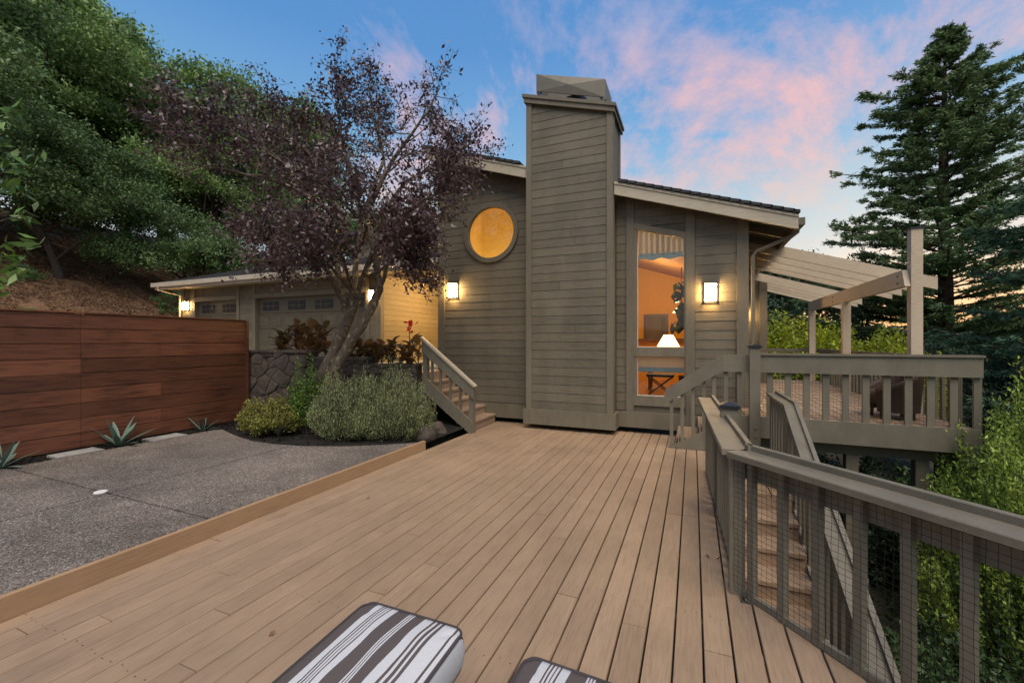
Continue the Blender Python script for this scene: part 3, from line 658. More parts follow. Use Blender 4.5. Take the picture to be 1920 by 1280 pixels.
def point(loc, e, col, r_=.08):
    l = bpy.data.lights.new('lamp_light', 'POINT'); l.energy = e; l.color = col; l.shadow_soft_size = r_
    o = bpy.data.objects.new('lamp_light', l); link(o); o.location = loc; return o
WARM = (1, .66, .30)
point((-6.6, 11.6, 3.35), 230, WARM); point((-1.0, 11.6, 3.0), 62, (1, .74, .40), .15); point((-3.8, 8.5, 1.9), 110, (1, .88, .50), .2)
# ------------------------------------------------------------------ entry stairs on the left
es = thing('entry_stairs', 'tan timber steps with taupe handrail up to the entry', 'stairs')
for k in range(1, 6):
    xr = -3.75 - .235 * (k - 1); z = .172 * k
    MB().box(xr - .235 - .02, xr + .025, 6.82, 7.945, z - .035, z).build('tread', 'deck_end', es)
    MB().box(xr - .022, xr, 6.82, 7.94, z - .172 + (.001 if k == 1 else .0), z - .036).build('riser', 'deck_end', es)
MB().box(-5.2, -4.925, 6.82, 7.94, .985, 1.033).build('landing_board', 'deck_end', es); MB().box(-4.947, -4.925, 6.82, 7.94, .861, .984).build('riser', 'deck_end', es)
YR = 6.77; s3 = .765
def hz(X): return .93 + s3 * (-3.72 - X)
MB().poly([(-3.66, YR - .02, -.03), (-3.66, YR - .02, .22), (-4.70, YR - .02, .22 + s3 * 1.04), (-4.70, YR - .02, -.03 + s3 * 1.04 - .05)], (0, .04, 0)).build('stringer', 'rail_paint', es)
MB().poly([(-3.62, YR - .021, hz(-3.62) - .24), (-3.62, YR - .021, hz(-3.62)), (-4.72, YR - .021, hz(-4.72)), (-4.72, YR - .021, hz(-4.72) - .24)], (0, .042, 0)).build('handrail_board', 'rail_paint', es)
MB().bar((-3.58, YR, hz(-3.58) + .02), (-4.74, YR, hz(-4.74) + .02), .10, .038).build('handrail_cap', 'fascia', es)
MB().box(-3.73, -3.64, YR + .022, YR + .11, -.02, .90).build('newel_post', 'rail_paint', es); MB().box(-4.72, -4.63, YR + .022, YR + .11, .30, 1.62).build('newel_post', 'rail_paint', es)
for x in (-3.92, -4.13, -4.34, -4.52): MB().box(x - .02, x + .02, YR + .022, YR + .06, hz(x) - .80, hz(x) - .15).build('baluster', 'rail_paint', es)
# ------------------------------------------------------------------ railings
def lerp(a, b, t_): return Vector(a) + (Vector(b) - Vector(a)) * t_
def netting(parent, a, b, zlo, zhi, off, step=.034, slope=0.):
    """fine square garden net stretched between a and b (xy), heights zlo..zhi, plus slope along it"""
    a = Vector((a[0], a[1], 0)); b = Vector((b[0], b[1], 0)); Ln = (b - a).length; d = (b - a) / Ln; nrm = Vector((d.y, -d.x, 0)); V_ = []; F_ = []
    def strand(p, q, wv):
        n_ = 9; s0 = len(V_)
        for i_ in range(n_ + 1):
            c = p + (q - p) * (i_ / n_) + nrm * (off + .004 * math.sin(i_ * 1.9 + p.x * 40 + p.z * 33)) + Vector((0, 0, .003 * math.sin(i_ * 2.3 + p.z * 50)))
            V_.append(tuple(c - wv)); V_.append(tuple(c + wv))
        for i_ in range(n_): F_.append((s0 + 2 * i_, s0 + 2 * i_ + 1, s0 + 2 * i_ + 3, s0 + 2 * i_ + 2))
    for k in range(int(Ln / step) + 1):
        p = a + d * (k * step); strand(p + Vector((0, 0, zlo + slope * k * step)), p + Vector((0, 0, zhi + slope * k * step)), d * .0011)
    for k in range(int((zhi - zlo) / step) + 1):
        z = zlo + k * step; strand(a + Vector((0, 0, z)), b + Vector((0, 0, z + slope * Ln)), Vector((0, 0, .0011)))
    o = np_mesh('netting', np.array(V_), np.array(F_), 'net', parent); o['kind'] = 'stuff'
def cap_post(parent, x, y, z0, z1, s=.14, name='newel_post'):
    h = s / 2; p = MB().box(x - h, x + h, y - h, y + h, z0, z1).build(name, 'rail_paint', parent)
    mb = MB(); c = h + .018
    mb.v = [(x - c, y - c, z1), (x + c, y - c, z1), (x + c, y + c, z1), (x - c, y + c, z1), (x - c, y - c, z1 + .028), (x + c, y - c, z1 + .028), (x + c, y + c, z1 + .028), (x - c, y + c, z1 + .028), (x, y, z1 + .06)]
    mb.f = [(3, 2, 1, 0), (0, 1, 5, 4), (1, 2, 6, 5), (2, 3, 7, 6), (3, 0, 4, 7), (4, 5, 8), (5, 6, 8), (6, 7, 8), (7, 4, 8)]
    mb.build('post_cap', 'cap_metal', p)
dr = thing('deck_railing', 'taupe timber railing with black netting around the deck corner', 'railing')
A0, A1, B1 = (.15, 5.95), (.27, 3.15), (2.75, .45)
def rail_run(parent, a, b, inner, sp, end_pad=.0, netz=True):
    """capped railing a->b: netting, balusters, sub-rail, flat cap with raised strip (inner = unit xy to the deck side)"""
    a3, b3 = Vector((*a, 0)), Vector((*b, 0)); n_ = Vector((*inner, 0)); Ln = (b3 - a3).length; d = (b3 - a3) / Ln
    U = Vector((0, 0, 1))
    MB().bar(a3 - n_ * .05 + U * .83, b3 - n_ * .05 + U * .83, .038, .14).build('sub_rail', 'rail_paint', parent)
    MB().bar(a3 + n_ * .015 + U * .921, b3 + n_ * .015 + U * .921, .16, .038, ch=.005).build('top_rail', 'rail_paint', parent)
    MB().bar(a3 - n_ * .075 + U * .958, b3 - n_ * .075 + U * .958, .036, .036, ch=.004).build('raised_strip', 'rail_paint', parent)
    MB().bar(a3 - n_ * .012 + U * .022, b3 - n_ * .012 + U * .022, .03, .04).build('bottom_cleat', 'rail_paint', parent)
    k = sp * .5
    while k < Ln:
        p = a3 + d * k; lean = random.uniform(-.008, .008)
        MB().bar(p - n_ * .010 + U * -.16, p - n_ * .010 + d * lean + U * .90, .042, .042, up=n_).build('baluster', 'rail_paint', parent); k += sp * random.uniform(.96, 1.04)
    if netz: netting(parent, a, b, .03, .90, .035 if (d.y * inner[0] - d.x * inner[1]) > 0 else -.035)
dn = Vector((B1[0] - A1[0], B1[1] - A1[1], 0)).normalized(); inn = (-(-dn.y), -dn.x) 
inn = (dn.y, -dn.x) if (dn.y * -1 - dn.x * -1) > 0 else (-dn.y, dn.x)
if Vector((inn[0], inn[1], 0)).dot(Vector((-1, -1, 0))) < 0: inn = (-inn[0], -inn[1])
rail_run(dr, A1, B1, inn, .205); rail_run(dr, A0, A1, (-1, -.04), .16)
cap_post(dr, .31, 4.48, -1.2, 1.03, .14)
MB().box(.22, .31, 3.13, 3.22, -.5, .90).build('corner_post', 'rail_paint', dr)
# side stairs going down beside the deck
ss = thing('side_stairs', 'brown timber stairs going down beside the deck railing', 'stairs')
for k in range(1, 11):
    z = -.165 * k; y1 = 5.32 - .30 * (k - 1)
    MB().box(.36, .97, y1 - .32, y1 + .0, z - .036, z).build('tread', 'deck_end', ss)
    MB().box(.36, .97, y1 - .0, y1 + .02, z, z + .128).build('riser', 'deck_end', ss)
for x in (.335, .995):
    MB().poly([(x - .02, 5.4, -.42), (x - .02, 5.4, -.05), (x - .02, 2.2, -.05 - .55 * 3.2), (x - .02, 2.2, -.42 - .55 * 3.2)], (.04, 0, 0)).build('stringer', 'rail_paint', ss)
def sz(Y): return .93 - .47 * max(0, 5.7 - Y)
MB().poly([(.95, 6.92, sz(6.92)), (.95, 5.7, .93), (.95, 2.3, sz(2.3)), (.95, 2.3, sz(2.3) - .035), (.95, 5.7, .893), (.95, 6.92, sz(6.92) - .035)], (.14, 0, 0)).build('handrail', 'rail_paint', ss)
MB().poly([(1.05, 6.92, .965), (1.05, 5.7, .966), (1.05, 2.3, sz(2.3) + .036), (1.05, 2.3, sz(2.3) + .001), (1.05, 5.7, .931), (1.05, 6.92, .931)], (.036, 0, 0)).build('raised_strip', 'rail_paint', ss)
y = 6.85
while y > 2.3:
    MB().box(.985, 1.02, y - .045, y + .045, (-.1 if y > 5.5 else -.45 - .55 * (5.4 - y)), sz(y) - .04).build('baluster', 'rail_paint', ss); y -= .19
MB().box(.98, 1.10, 5.62, 5.74, -1.8, .88).build('newel_post', 'rail_paint', ss)
# ------------------------------------------------------------------ raised deck beside the house
ud = thing('upper_deck', 'raised timber deck with wide rim board right of the house', 'deck'); UZ = .56
x = .42
while x < 3.2:
    x1 = min(x + .14, 3.2)
    if x1 < .9: MB().box(x, x1 - .006, 7.105, 7.94, UZ - .038, UZ).build('board', 'deck_paint', ud)
    else:
        ys = [7.105, 7.105 + random.uniform(2.4, 4.8), 14.3]
        for y0, y1 in zip(ys[:-1], ys[1:]): MB().box(x, x1 - .006, y0, y1 - .004, UZ - .038, UZ + random.uniform(-.001, .001)).build('board', 'deck_paint', ud)
    x += .146
MB().box(.40, 3.26, 7.06, 7.10, .26, UZ + .004).build('rim_board', 'rail_paint', ud); MB().box(3.205, 3.245, 7.105, 14.3, .26, UZ - .002).build('rim_board', 'rail_paint', ud)
for y in (7.35, 10.2, 13.4): MB().box(.9, 3.2, y - .05, y + .05, .08, .255).build('beam', 'trim', ud)
for k, y in enumerate(np.arange(7.6, 14.2, .6)): MB().box(.9, 3.2, y, y + .04, .30, .52).build('joist', 'trim', ud)
for (x, y) in ((2.03, 7.35), (2.78, 7.35), (2.03, 10.2), (2.9, 10.2), (2.9, 13.4)):
    zt = float(terrain(x, y)); MB().box(x - .07, x + .07, y - .07, y + .07, zt - .2, .08).build('support_post', 'trim', ud)
    MB().lathe([(.2, 0), (.2, .3), (.16, .34)], (x, y, zt - .12), 16).build('footing', 'paver', ud)
ur = thing('upper_railing', 'taupe timber railing with wide top board around the raised deck', 'railing')
MB().box(.89, 3.27, 7.055, 7.095, 1.205, 1.45).build('top_board', 'rail_paint', ur); MB().box(.41, .74, 7.055, 7.095, 1.205, 1.45).build('top_board', 'rail_paint', ur)
MB().box(.89, 3.28, 7.03, 7.17, 1.451, 1.480).build('top_rail', 'rail_paint', ur)
MB().poly([(.408, 7.05, 1.455), (.408, 7.05, 1.215), (-.38, 7.05, .69), (-.42, 7.05, .74), (-.40, 7.05, .90)], (0, .045, 0)).build('handrail', 'rail_paint', ur)
for k, x in enumerate(np.arange(1.02, 3.25, .222)): MB().box(x - .038, x + .038, 7.101, 7.138, .50, 1.30).build('baluster', 'rail_paint', ur)
for x in (.45, .63): MB().box(x - .03, x + .03, 7.098, 7.13, .50, 1.25).build('baluster', 'rail_paint', ur)
for x in (-.31, -.155, .0, .15, .29): MB().box(x - .025, x + .025, 7.098, 7.13, -.02 + max(0, x + .25) * .62, .93 + .72 * (x + .31) - .12).build('baluster', 'rail_paint', ur)
cap_post(ur, .815, 7.03, -2.2, 1.56, .135)
for z in (.30, .42): MB().tube([(.82, 6.95, z), (.82, 6.962, z)], .02, 10).build('bolt', 'rail_paint', ur)
netting(ur, (.9, 7.15), (3.2, 7.15), .58, 1.22, 0, .04); netting(ur, (.42, 7.14), (.74, 7.14), .5, 1.22, 0, .04); netting(ur, (-.3, 7.14), (.41, 7.14), -.02, .62, 0, .04, .78)
MB().box(3.19, 3.24, 7.2, 14.3, 1.36, 1.45).build('side_rail', 'rail_paint', ur); MB().box(.9, 3.2, 14.25, 14.3, 1.36, 1.45).build('back_rail', 'rail_paint', ur)
for y in np.arange(7.45, 14.2, .2): MB().box(3.195, 3.232, y - .038, y + .038, .50, 1.36).build('baluster', 'rail_paint', ur)
for x in np.arange(1.9, 3.15, .2): MB().box(x - .02, x + .02, 14.262, 14.297, .50, 1.36).build('baluster', 'rail_paint', ur)
netting(ur, (3.185, 7.2), (3.185, 14.2), .57, 1.36, 0, .04)
st = thing('deck_steps', 'short flight of tan steps up to the raised deck', 'stairs')
for k in (1, 2):
    xl = -.22 + .31 * (k - 1); MB().box(xl - .02, xl + .31, 7.14, 7.94, .187 * k - .036, .187 * k).build('tread', 'deck_end', st); MB().box(xl, xl + .022, 7.14, 7.94, .187 * (k - 1) + .001, .187 * k - .037).build('riser', 'deck_end', st)
MB().box(.40, .42, 7.14, 7.94, .374, .521).build('riser', 'deck_end', st)
MB().poly([(-.36, 7.055, .003), (.405, 7.055, .003), (.405, 7.055, .45)], (0, .042, 0)).build('stringer', 'rail_paint', st)
# ------------------------------------------------------------------ pergola
pg = thing('pergola', 'pale painted pergola with sloping rafters over the raised deck', 'pergola')
def rz(X): return 3.92 - .322 * X
for y in (9.3, 9.9, 10.5, 11.05, 12.62, 13.12, 13.62, 14.12):
    xe = 3.73 + random.uniform(-.05, .05)
    MB().poly([(.85, y, rz(.85) - .2), (xe, y, rz(xe) - .2), (xe, y, rz(xe)), (.85, y, rz(.85))], (0, .042, 0)).build('rafter', 'pergola_paint', pg)
zb_ = rz(3.0) - .2
MB().poly([(2.98, 8.35, zb_ - .26), (2.98, 14.3, zb_ - .26), (2.98, 14.3, zb_), (2.98, 8.45, zb_)], (.07, 0, 0)).build('beam', 'pergola_paint', pg)
for k, (y, zt) in enumerate(((8.42, 3.36), (11.2, zb_ - .262), (14.05, zb_ - .262))):
    p = MB().box(3.055 if k == 0 else 2.94, 3.195 if k == 0 else 3.08, y - .07, y + .07, UZ + .001, zt).build('post', 'pergola_paint', pg)
    if k == 0: MB().box(3.04, 3.21, y - .085, y + .085, 3.36, 3.385).build('post_cap', 'cap_metal', p)
for y in (8.6, 12.0):
    for dz in (.07, .18): MB().tube([(2.97, y, zb_ - .26 + dz), (2.982, y, zb_ - .26 + dz)], .018, 8).build('bolt', 'trim', pg)
MB().box(.845, .885, 8.9, 14.2, rz(.86) - .24, rz(.86) - .01).build('ledger', 'pergola_paint', pg)
# ------------------------------------------------------------------ redwood fence
fe = thing('fence', 'dark red stained horizontal board fence beside the patio', 'fence')
for (y0, y1) in ((-1.66, .78), (.78, 3.22), (3.22, 5.73)):
    z = .13
    for k in range(9):
        h = .2092 - (random.random() < .25) * random.uniform(.0, .004)
        yy = [(y0, y1)] if random.random() < .75 else [(y0, y0 + (y1 - y0) * .4), (y0 + (y1 - y0) * .4, y1)]
        for ya, yb in yy:
            tl = random.uniform(-.006, .006)
            MB().poly([(-8.115, ya + .002, z), (-8.092 + tl, ya + .002, z), (-8.092, ya + .002, z + h - .004), (-8.115, ya + .002, z + h - .004)], (0, yb - ya - .004, random.uniform(-.003, .003))).build('board', 'redwood', fe)
        if random.random() < .8: MB().box(-8.128, -8.1165, y0 + .05, y1 - .05, z + h - .02, z + h + .015).build('gap_blackout_strip', 'gap_black', fe)  # unseen near-black strip added behind the joint so no light shows through
        z += .2135
    MB().box(-8.135, -8.072, y0, y1 - .003, z, z + .022).build('top_cap', 'redwood', fe)
for y in (-1.66, .78, 3.22, 5.66): MB().box(-8.21, -8.118, y - .045, y + .045, -.3, 2.04).build('post', 'redwood', fe)
MB().box(-8.092, -8.076, 5.68, 5.728, .12, 2.04).build('end_trim', 'redwood', fe)
# ------------------------------------------------------------------ stone planter wall
pw = thing('planter_wall', 'dark fieldstone retaining wall stepping down behind the shrubs', 'wall')
def stone_run(a, b, z0, z1):
    a, b = Vector((*a, 0)), Vector((*b, 0)); d = (b - a).normalized(); Ln = (b - a).length; nr = Vector((d.y, -d.x, 0)); U = Vector((0, 0, 1))
    MB().poly([a + U * z0, b + U * z0, b - nr * .3 + U * z0, a - nr * .3 + U * z0], (0, 0, z1 - z0 - .03)).build('core', 'mortar', pw)
    seeds = [(u_ + random.uniform(-.14, .14), v_ + random.uniform(-.11, .11)) for i_, v_ in enumerate(np.arange(z0 + .1, z1 + .05, .19)) for u_ in np.arange(.1 - (i_ % 2) * .12, Ln + .2, .23)]
    for i_, s_ in enumerate(seeds):
        p = [(0, z0), (Ln, z0), (Ln, z1), (0, z1)]
        for j_, q_ in enumerate(seeds):
            if i_ != j_ and abs(q_[0] - s_[0]) + abs(q_[1] - s_[1]) < .9 and len(p) > 2:
                dx, dz = q_[0] - s_[0], q_[1] - s_[1]; p = clip(p, dx, dz, dx * (s_[0] + q_[0]) / 2 + dz * (s_[1] + q_[1]) / 2)
        if len(p) < 3: continue
        cx = sum(v[0] for v in p) / len(p); cz = sum(v[1] for v in p) / len(p); ar = max(v[0] for v in p) - min(v[0] for v in p)
        if ar < .05: continue
        dep = random.uniform(.008, .04); mb = MB(); n_ = len(p)
        def ring(k, off): return [tuple(a + d * (cx + (px - cx) * k) + U * (cz + (pz - cz) * k) + nr * (off + random.uniform(-.008, .008))) for px, pz in p]
        mb.v = ring(.97, -.03) + ring(.95, dep * .7) + ring(.88, dep) + [tuple(a + d * cx + U * cz + nr * (dep + .012))]
        for r_ in (0, 1):
            for k in range(n_): mb.f.append((r_ * n_ + k, r_ * n_ + (k + 1) % n_, (r_ + 1) * n_ + (k + 1) % n_, (r_ + 1) * n_ + k))
        for k in range(n_): mb.f.append((2 * n_ + k, 2 * n_ + (k + 1) % n_, 3 * n_))
        mb.build('stone', 'stone', pw)
    k = 0
    while k < Ln:
        w_ = min(random.uniform(.25, .5), Ln - k + .02); MB().poly([a + d * k + nr * .05 + U * (z1 - .03), a + d * (k + w_ - .012) + nr * .05 + U * (z1 - .03), a + d * (k + w_ - .012) - nr * .31 + U * (z1 - .03), a + d * k - nr * .31 + U * (z1 - .03)], (0, 0, .045 + random.uniform(0, .012))).build('cap_stone', 'stone', pw); k += w_
stone_run((-8.22, 5.80), (-6.93, 6.10), .05, 1.46); stone_run((-6.92, 6.20), (-5.72, 6.42), .05, 1.33); stone_run((-5.71, 6.46), (-4.80, 6.70), .05, 1.20)
o = MB().poly([(-8.08, 6.2, 1.1), (-6.93, 6.35, 1.1), (-4.85, 6.86, 1.1), (-4.85, 6.9, 1.1), (-8.08, 6.9, 1.1)], (0, 0, .05)).build('planter_soil', 'mulch'); o['kind'] = 'structure'
for k, (x, y, r_) in enumerate(((-3.98, 5.75, .2), (-4.12, 6.3, .16), (-3.93, 6.2, .10))):
    mb = MB(); pr = [(r_ * .5, -.05), (r_, .02), (r_ * .95, r_ * .6), (r_ * .6, r_ * 1.0), (.02, r_ * 1.1)]; mb.lathe(pr, (0, 0, 0), 9); mb.v = [(vx * random.uniform(.85, 1.15), vy * random.uniform(.85, 1.15), vz * random.uniform(.9, 1.1)) for vx, vy, vz in mb.v]
    o = mb.build('rock', 'stone', None, True); o.location = (x, y, .08); tag(o, ['largest rounded rock at the corner of the concrete', 'mid sized rock under the entry stairs', 'smallest pale rock beside the deck edge'][k], 'rock', 'rocks below the entry stairs')
# ------------------------------------------------------------------ things inside the room
def wpt(px, py, Y):   # pixel on the plane y = Y
    u = (px - 960) / 800; return pix(px, py, Y / (CS + u * SN))
sh = thing('roman_shade', 'cream roman shade with blue border in the tall window', 'blind')
mb = MB(); mb.poly([(-.92, 8.07, 3.22), (-.15, 8.07, 3.20), (-.15, 8.07, wtop(-.15) - .01), (-.92, 8.07, wtop(-.92) - .01)], (0, .01, 0)); mb.build('cloth', 'shade_cloth', sh)
for k in range(9):      # soft vertical pleats of the cloth and grommets on the border
    xk = -.90 + k * .093; MB().poly([(xk, 8.064, 3.24), (xk + .03, 8.058, 3.24), (xk + .06, 8.064, 3.24), (xk + .06, 8.064, wtop(xk + .06) - .015), (xk + .03, 8.058, wtop(xk + .03) - .015), (xk, 8.064, wtop(xk) - .015)][:3], (0, 0, wtop(xk + .06) - 3.26)).build('pleat', 'shade_cloth', sh)
    if k % 2 == 0: MB().tube([(xk + .03, 8.052, 3.205), (xk + .03, 8.059, 3.205)], .011, 10).build('grommet', 'cap_metal', sh)
mb = MB(); nseg = 12
for k in range(nseg):
    xa, xb = -.92 + .77 * k / nseg, -.92 + .77 * (k + 1) / nseg; s_ = .02 * math.sin(k * 1.3); mb.poly([(xa, 8.06, 3.13 + s_), (xb, 8.06, 3.13 + .02 * math.sin((k + 1) * 1.3)), (xb, 8.06, 3.23), (xa, 8.06, 3.23)], (0, .02, 0))
mb.build('border', 'shade_trim', sh)
sh2 = thing('roman_shade', 'cream roman shade with blue border in the small lower pane', 'blind')
MB().box(-.92, -.15, 8.07, 8.08, 1.18, 1.38).build('cloth', 'shade_cloth', sh2); MB().box(-.92, -.15, 8.058, 8.082, 1.10, 1.185).build('border', 'shade_trim', sh2)
hw = thing('half_wall', 'cream half wall with wooden counter top inside the room', 'counter')
MB().box(-2.4, .55, 12.6, 12.75, FZ, 1.66).build('panel', 'wall_warm', hw); MB().box(-2.42, .57, 12.5, 12.85, 1.661, 1.73).build('counter_top', 'dark_wood', hw)
tl = thing('table_lamp', 'table lamp with glowing cone shade inside the tall window', 'lamp', wpt(1253, 660, 10.5))
MB().lathe([(.09, 0), (.10, .05), (.04, .09), (.025, .2)], (0, 0, 0), 16).build('base', 'cap_metal', tl)
MB().lathe([(.25, .13), (.245, .14), (.10, .40), (.09, .40)], (0, 0, 0), 24).build('lamp_shade', 'lampshade_glow', tl, True)
tb = thing('side_table', 'dark wooden table carrying the lamp behind the window', 'table'); lz = tl.location.z
MB().box(-1.0, .2, 10.2, 10.9, lz - .05, lz - .001).build('table_top', 'dark_wood', tb)
for x in (-.95, .12):
    for y in (10.25, 10.8): MB().box(x, x + .05, y, y + .05, FZ, lz - .051).build('leg', 'dark_wood', tb)
mi = thing('mirror', 'dark framed rectangular mirror on the far orange wall', 'mirror'); c = wpt(1230, 614, 13.97); mf = MB()
mf.box(c.x - .36, c.x - .30, 13.93, 13.99, c.z - .44, c.z + .42); mf.box(c.x + .30, c.x + .36, 13.93, 13.99, c.z - .44, c.z + .42); mf.box(c.x - .299, c.x + .299, 13.93, 13.99, c.z + .36, c.z + .42); mf.box(c.x - .299, c.x + .299, 13.93, 13.99, c.z - .44, c.z - .38); mf.build('frame', 'dark_wood', mi)
MB().box(c.x - .30, c.x + .30, 13.96, 13.98, c.z - .38, c.z + .36).build('glass', 'mirror_glass', mi)
fl = thing('fiddle_leaf_fig', 'dark leafy potted fig tree inside the tall window', 'plant', (-.10, 10.0, FZ))
MB().lathe([(.16, 0), (.2, .35), (.19, .36)], (0, 0, 0), 16).build('pot', 'cap_metal', fl); MB().tube([(0, 0, .3), (.03, 0, 1.2), (-.05, .02, 2.2)], [.025, .02, .012], 6).build('trunk', 'bark_dark', fl)
n = 60; C_ = np.stack([RNG.normal(-.06, .17, n), RNG.normal(0, .17, n), RNG.uniform(1.35, 2.35, n)], 1); V_, F_ = leaves(C_, rdir(n, .2), RNG.uniform(.22, .34, n), RNG.uniform(.16, .22, n)); np_mesh('foliage', V_, F_, 'fig_leaf', fl)
pe = thing('pendant_lamp', 'pendant lamp on a dark cord inside the room', 'lamp', (-.28, 11.9, 2.4))
MB().tube([(0, 0, .2), (0, 0, 1.3)], .012, 6).build('cord', 'cap_metal', pe); MB().lathe([(.02, .2), (.12, .12), (.22, 0), (.21, 0)], (0, 0, 0), 18).build('lamp_shade', 'lampshade_glow', pe, True)
dl = wpt(1248, 482, 9.6); o = MB().lathe([(.07, 0), (.07, -.012), (.01, -.013)], (dl.x, dl.y, roof_z(dl.x) - .622), 18).build('recessed_downlight', 'downlight_glow'); tag(o, 'bright recessed downlight in the wooden ceiling', 'ceiling lamp'); point((dl.x, dl.y - .2, roof_z(dl.x) - .85), 22, WARM, .05)
fs = thing('folding_stool', 'black crossed leg stool seen through the lower pane', 'stool', (-.62, 9.3, FZ))
for s_ in (-1, 1):
    for y in (-.15, .15): MB().tube([(-.24 * s_, y, 0), (.24 * s_, y, .38)], .012, 6).build('leg', 'black_metal', fs)
MB().box(-.26, .26, -.2, .2, .38, .43).build('seat', 'black_plastic', fs)
orc = thing('orchid', 'white orchid on the counter inside the room', 'plant', (.0, 12.65, 1.731)); MB().lathe([(.06, 0), (.08, .14)], (0, 0, 0), 12).build('pot', 'petal_white', orc); MB().tube([(0, 0, .1), (-.03, 0, .35), (-.12, 0, .45)], .006, 5).build('stem', 'strap_leaf', orc)
V_, F_ = leaves(np.stack([RNG.normal(-.08, .09, 16), RNG.normal(0, .05, 16), RNG.normal(.44, .05, 16)], 1), rdir(16), .09, .07); np_mesh('blossom', V_, F_, 'petal_white', orc)
# ------------------------------------------------------------------ wicker chair on the raised deck
wc = thing('wicker_chair', 'dark brown wicker tub chair behind the raised deck railing', 'chair', (2.62, 7.75, UZ + .001))
mb = MB(); na, nz = 28, 6; rows = []
for i_ in range(na + 1):
    t_ = R(-140 + 280 * i_ / na); h = .40 + .34 * (.5 + .5 * math.cos(t_)) ** 1.2; col = []
    for side_, ro in ((0, .345), (1, .315)):
        for k in range(nz + 1): z = .10 + (h - .10) * k / nz; r_ = ro * (.86 + .14 * (k / nz)); col.append((r_ * math.cos(t_), r_ * math.sin(t_) * 1.02, z))
    rows.append(len(mb.v)); mb.v += col
for i_ in range(na):
    a, b = rows[i_], rows[i_ + 1]; m2_ = nz + 1
    for k in range(nz): mb.f += [(a + k, b + k, b + k + 1, a + k + 1), (a + m2_ + k, a + m2_ + k + 1, b + m2_ + k + 1, b + m2_ + k)]
    mb.f.append((a + nz, b + nz, b + m2_ + nz, a + m2_ + nz))
mb.build('backrest', 'wicker', wc, True)
MB().lathe([(.28, .22), (.31, .25), (.31, .36), (.28, .39), (.02, .40)], (-.02, 0, 0), 20).build('seat', 'wicker', wc, True)
for a in (45, 135, 225, 315): MB().tube([(.25 * math.cos(R(a)), .25 * math.sin(R(a)), 0), (.24 * math.cos(R(a)), .24 * math.sin(R(a)), .24)], .022, 8).build('leg', 'wicker', wc)
# ------------------------------------------------------------------ striped cushions on stools in the foreground
def cushion(x, y, z, label, ang=0):
    wd, ln, th = .51, .62, .15; na = 96; Vv = []; Ff = []
    def per(t_, k=1.0, o=0.):   # rounded rectangle outline
        c, s_ = math.cos(t_), math.sin(t_); return (math.copysign(abs(c) ** .13, c) * (wd / 2 + o) * k, math.copysign(abs(s_) ** .13, s_) * (ln / 2 + o) * k)
    rings = [(k, 0, th / 2 + .030 * (1 - k ** 3)) for k in np.linspace(.02, 1, 16)] + [(1, .008, th * .3), (1, .012, 0), (1, .008, -th * .3), (1, 0, -th / 2)] + [(k, 0, -th / 2) for k in (.6, .02)]
    for k, o, zz_ in rings:
        for i_ in range(na):
            px, py = per(2 * math.pi * i_ / na, k, o); puck = .004 * math.sin(px * 34 + py * 19) * (1 - k ** 4) + (.003 * math.sin(i_ * 1.05) if k == 1 and o > 0 else 0) - .006 * (abs(math.sin(2 * math.pi * i_ / na * 2)) ** 4) * (k > .8)
            Vv.append((px, py, zz_ + (puck if zz_ > 0 else 0)))
    for j in range(len(rings) - 1):
        for i_ in range(na): i2 = (i_ + 1) % na; Ff.append((j * na + i_, (j + 1) * na + i_, (j + 1) * na + i2, j * na + i2))
    Ff.append(tuple(range(na))); Ff.append(tuple((len(rings) - 1) * na + i_ for i_ in range(na - 1, -1, -1)))
    t_ = thing('cushion', label, 'cushion', (x, y, z), 'striped cushions in the foreground'); t_.rotation_euler = (R(3), 0, R(ang))
    me = bpy.data.meshes.new('cover'); me.from_pydata(Vv, [], Ff); me.polygons.foreach_set('use_smooth', [True] * len(Ff)); me.materials.append(MATS['striped_fabric']); link(bpy.data.objects.new('cover', me), t_)
    pts = [(*per(t2, 1.0, .002), th / 2 - .006 * (abs(math.sin(t2 * 2)) ** 4)) for t2 in np.linspace(0, 2 * math.pi, 145)]
    MB().tube(pts, .0055, 7).build('piping', 'piping_cloth', t_, True)
    s = thing('stool', 'low dark slatted stool under the ' + ('larger' if 'larger' in label else 'right hand') + ' striped cushion', 'stool', (x, y, 0), 'stools under the cushions')
    for k in range(6): MB().box(-.22 + k * .072, -.22 + k * .072 + .055, -.24, .24, z - .105, z - .08).build('slat', 'dark_wood', s)
    for sx in (-1, 1):
        for sy in (-1, 1): MB().box(sx * .19 - .025, sx * .19 + .025, sy * .21 - .025, sy * .21 + .025, .002, z - .106).build('leg', 'dark_wood', s)
cushion(-1.13, 1.25, .36, 'larger left striped brown and white cushion at the bottom edge'); cushion(-.35, 1.22, .35, 'small corner of right striped brown and white cushion at the bottom edge', -3)
